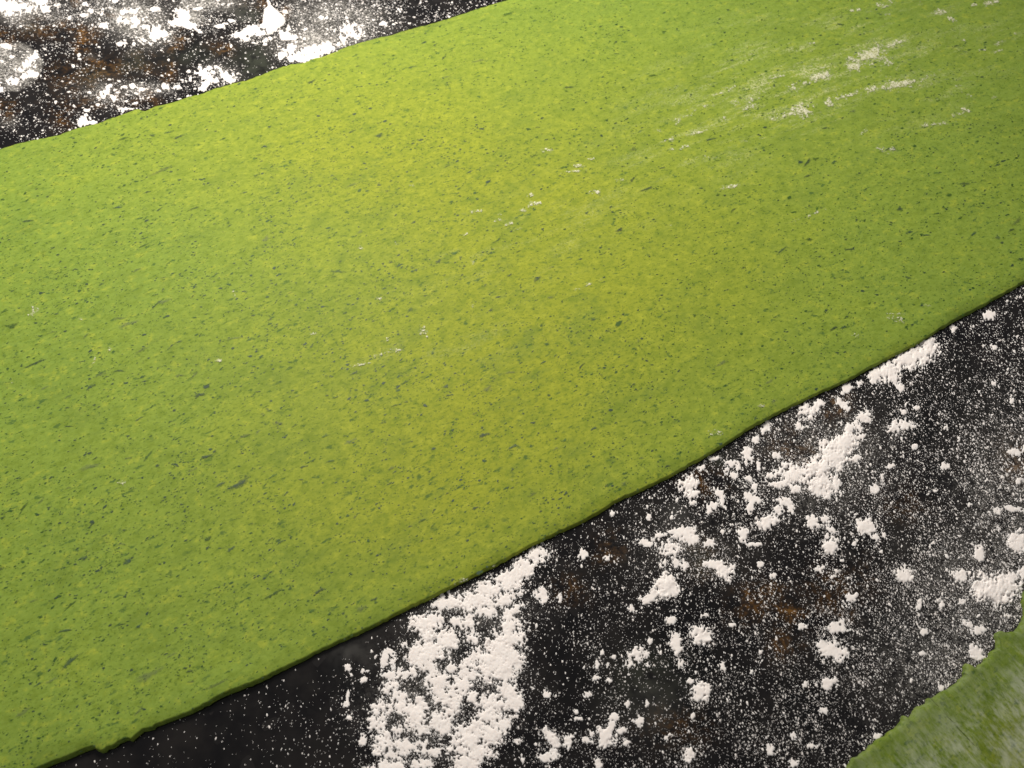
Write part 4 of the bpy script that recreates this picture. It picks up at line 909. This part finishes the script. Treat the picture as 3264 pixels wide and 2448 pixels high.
# landmarks that a crumb's label can lean on: a short name and a place in the photograph
ANCH = [("tall lump", 875, 62), ("tailed flour lump", 590, 75), ("corner heap", 45, 25), ("joined pair of clumps", 505, 107), ("oval clump", 332, 81), ("round floury ring", 40, 213),
        ("orange brown vein", 255, 133), ("branching patch", 345, 297), ("forked patch", 650, 250), ("lacy patch above the sheet", 725, 252), ("ragged ridge", 930, 175), ("clump tucked against the sheet", 275, 386),
        ("drift's top end", 1680, 1790), ("drift's right side", 1650, 2040), ("drift's left side", 1210, 2150), ("drift's foot", 1420, 2410),
        ("flour bank", 2880, 1150), ("branching cluster", 2640, 1480), ("joined puffs", 2865, 1360), ("clump left of the branching cluster", 2196, 1553), ("hook shaped crumb", 2280, 1605), ("T shaped crumb", 2400, 1600),
        ("curled clump", 2460, 1650), ("squat clump", 2370, 1703), ("arrow shaped clump", 2590, 1664), ("long thin streak", 2110, 1705), ("lacy patch under the streak", 2142, 1755), ("rounded solid clump", 2120, 1872),
        ("clump with the left tail", 2300, 1818), ("brown mineral patch", 2420, 1930), ("fluffy clump", 2886, 1835), ("widest pile", 3170, 1877), ("smooth oval flake", 2656, 2077), ("pointed clump under the flake", 2643, 2178),
        ("three lobed clump", 2668, 2003), ("star shaped clump", 2235, 2024), ("teardrop clump", 2153, 2057), ("crown shaped clump", 2235, 2205), ("bone shaped clump", 1933, 2349), ("upright oval clump", 1814, 2360),
        ("egg shaped clump", 2196, 2404), ("torn corner of the ragged sheet", 3180, 2020), ("ragged sheet's lower edge", 2860, 2290), ("right border's middle", 3250, 1500), ("near edge of the frame", 2500, 2440), ("big sheet's lower left tip", 330, 2400), ("near border left of the drift", 900, 2400)]
AN = np.array([[a[1], a[2]] for a in ANCH], float)
DIRS = ["right of", "below right of", "below", "below left of", "left of", "above left of", "above", "above right of"]
ORD = ["closest", "second", "third", "fourth", "fifth", "sixth", "seventh", "eighth", "ninth", "tenth", "eleventh", "twelfth"]


MIN_CELLS = 66
taken = {}
loose = []
crumbs = []
made = 0
for k in order:
    cells = comps[k]
    own = OWN[cells[:, 0], cells[:, 1]]
    vals, cnt = np.unique(own, return_counts=True)
    who = int(vals[np.argmax(cnt)])
    lm = (vals >= 0) & (vals < 1000)
    if lm.any() and cnt[lm].max() > 0.3 * cnt.sum(): who = int(vals[lm][np.argmax(cnt[lm])])
    mx = float(GX[0, int(cells[:, 1].mean())]); my = float(GY[int(cells[:, 0].mean()), 0])
    seen = 0 <= mx <= W and 0 <= my <= H
    big = len(cells) >= MIN_CELLS and seen and made < 290
    label_ok = 0 <= who < 1000 and who not in taken
    if not (big or (label_ok and len(cells) > 12)):
        loose.append(k + 1); continue
    org = P(mx, my)
    if who == 0 and 0 not in taken:
        taken[0] = 1
        o = link("flour_drift", lump_mesh([k + 1], "flour_drift", org))
        tag(o, "biggest white flour drift, lacy and ragged, spilling down from the big sheet's near edge", "flour")
    elif label_ok:
        taken[who] = 1
        o = link("flour_clump", lump_mesh([k + 1], "flour_clump", org))
        tag(o, LANDMARK[who - 1][0], "flour clump", "flour clumps lying on the stone")
    else:
        o = link("flour_crumb", lump_mesh([k + 1], "flour_crumb", org))
        d2 = np.hypot(AN[:, 0] - mx, AN[:, 1] - my); an = int(np.argmin(d2))
        di = int(round(math.atan2(my - AN[an, 1], mx - AN[an, 0]) / (math.pi / 4))) % 8
        crumbs.append((an, di, float(d2[an]), len(cells), o))
    o.location = [float(v) for v in org]
    made += 1
crumbs.sort(key=lambda c: c[:3])
for i, (an, di, dist, sz, o) in enumerate(crumbs):
    rk = sum(1 for c in crumbs[:i] if c[0] == an and c[1] == di)
    size = "tiny" if sz < 90 else "small" if sz < 220 else "larger"
    tag(o, f"{size} flour crumb, {ORD[min(rk, 11)]} {DIRS[di]} the {ANCH[an][0]}", "flour crumb", "flour crumbs scattered on the stone")
z0 = np.zeros(3)
tag(link("loose_flour", lump_mesh(loose, "loose_flour", z0)), "fine loose white flour grains scattered between the clumps", "flour", kind='stuff')
print("flour lumps", len(comps), "objects", made, "labelled", len(taken), "missing", [LANDMARK[k][0] for k in range(len(LANDMARK)) if k + 1 not in taken])

# the finest dust: single grains
N = 900000
xs = rng.uniform(-320, W + 320, N); ys = rng.uniform(-260, H + 320, N)
hal = halo[np.clip(((ys - MY0) / STEP).astype(int), 0, R_ - 1), np.clip(((xs - MX0) / STEP).astype(int), 0, C_ - 1)]
hal = np.where((xs > MX0) & (xs < MX1) & (ys > MY0) & (ys < MY1), hal, 0)
dd = 1.1 * np.clip(hal * 1.6, 0, 1) + dust_density(xs, ys) * np.clip(0.85 + 0.9 * fbm(xs, ys, 70, 701, 4, 0.8), 0.15, 2.0)
ok = (~on_sheet(xs, ys, -1)) & (ys < np.interp(xs, CE[o_, 0], CE[o_, 1]) + 4) & (rng.uniform(0, 1.9, N) < dd)
xs, ys = xs[ok], ys[ok]
n = len(xs); m = 6
upper = ys < np.interp(xs, UP_A[:, 0], UP_A[:, 1])
r = np.minimum(0.72 + rng.gamma(0.75, 0.66, n), 5.0) * np.where(upper, 1.1, 1.0)
sc = (r * px_size(xs, ys))[:, None]
cen = P(xs, ys)
ang = np.arange(m) * 2 * math.pi / m
rad = 1 + rng.normal(0, 0.22, (n, m))
el = np.where(upper, 1.5, 1.7)[:, None] * rng.uniform(0.75, 1.25, (n, 1))
rot = np.where(upper, math.radians(-35), math.radians(90))[:, None] + rng.normal(0, 0.35, (n, 1))
lx = np.cos(ang) * rad * np.sqrt(el); ly = np.sin(ang) * rad / np.sqrt(el)
Vd = np.zeros((n, m + 1, 3))
Vd[:, :m, 0] = cen[:, None, 0] + (lx * np.cos(rot) - ly * np.sin(rot)) * sc
Vd[:, :m, 1] = cen[:, None, 1] + (lx * np.sin(rot) + ly * np.cos(rot)) * sc
Vd[:, :m, 2] = 0.00001
Vd[:, m] = cen; Vd[:, m, 2] = sc[:, 0] * 0.7
b = (np.arange(n) * (m + 1))[:, None, None]
T = np.stack([np.arange(m), (np.arange(m) + 1) % m, np.full(m, m)], -1)[None] + b
me = mesh_from("flour_dust", Vd.reshape(-1, 3), T.reshape(-1, 3), 3, M_FLOUR)
tag(link("flour_dust", me), "fine white flour dust sprinkled over the black stone", "flour", kind='stuff')
print("grains", n)
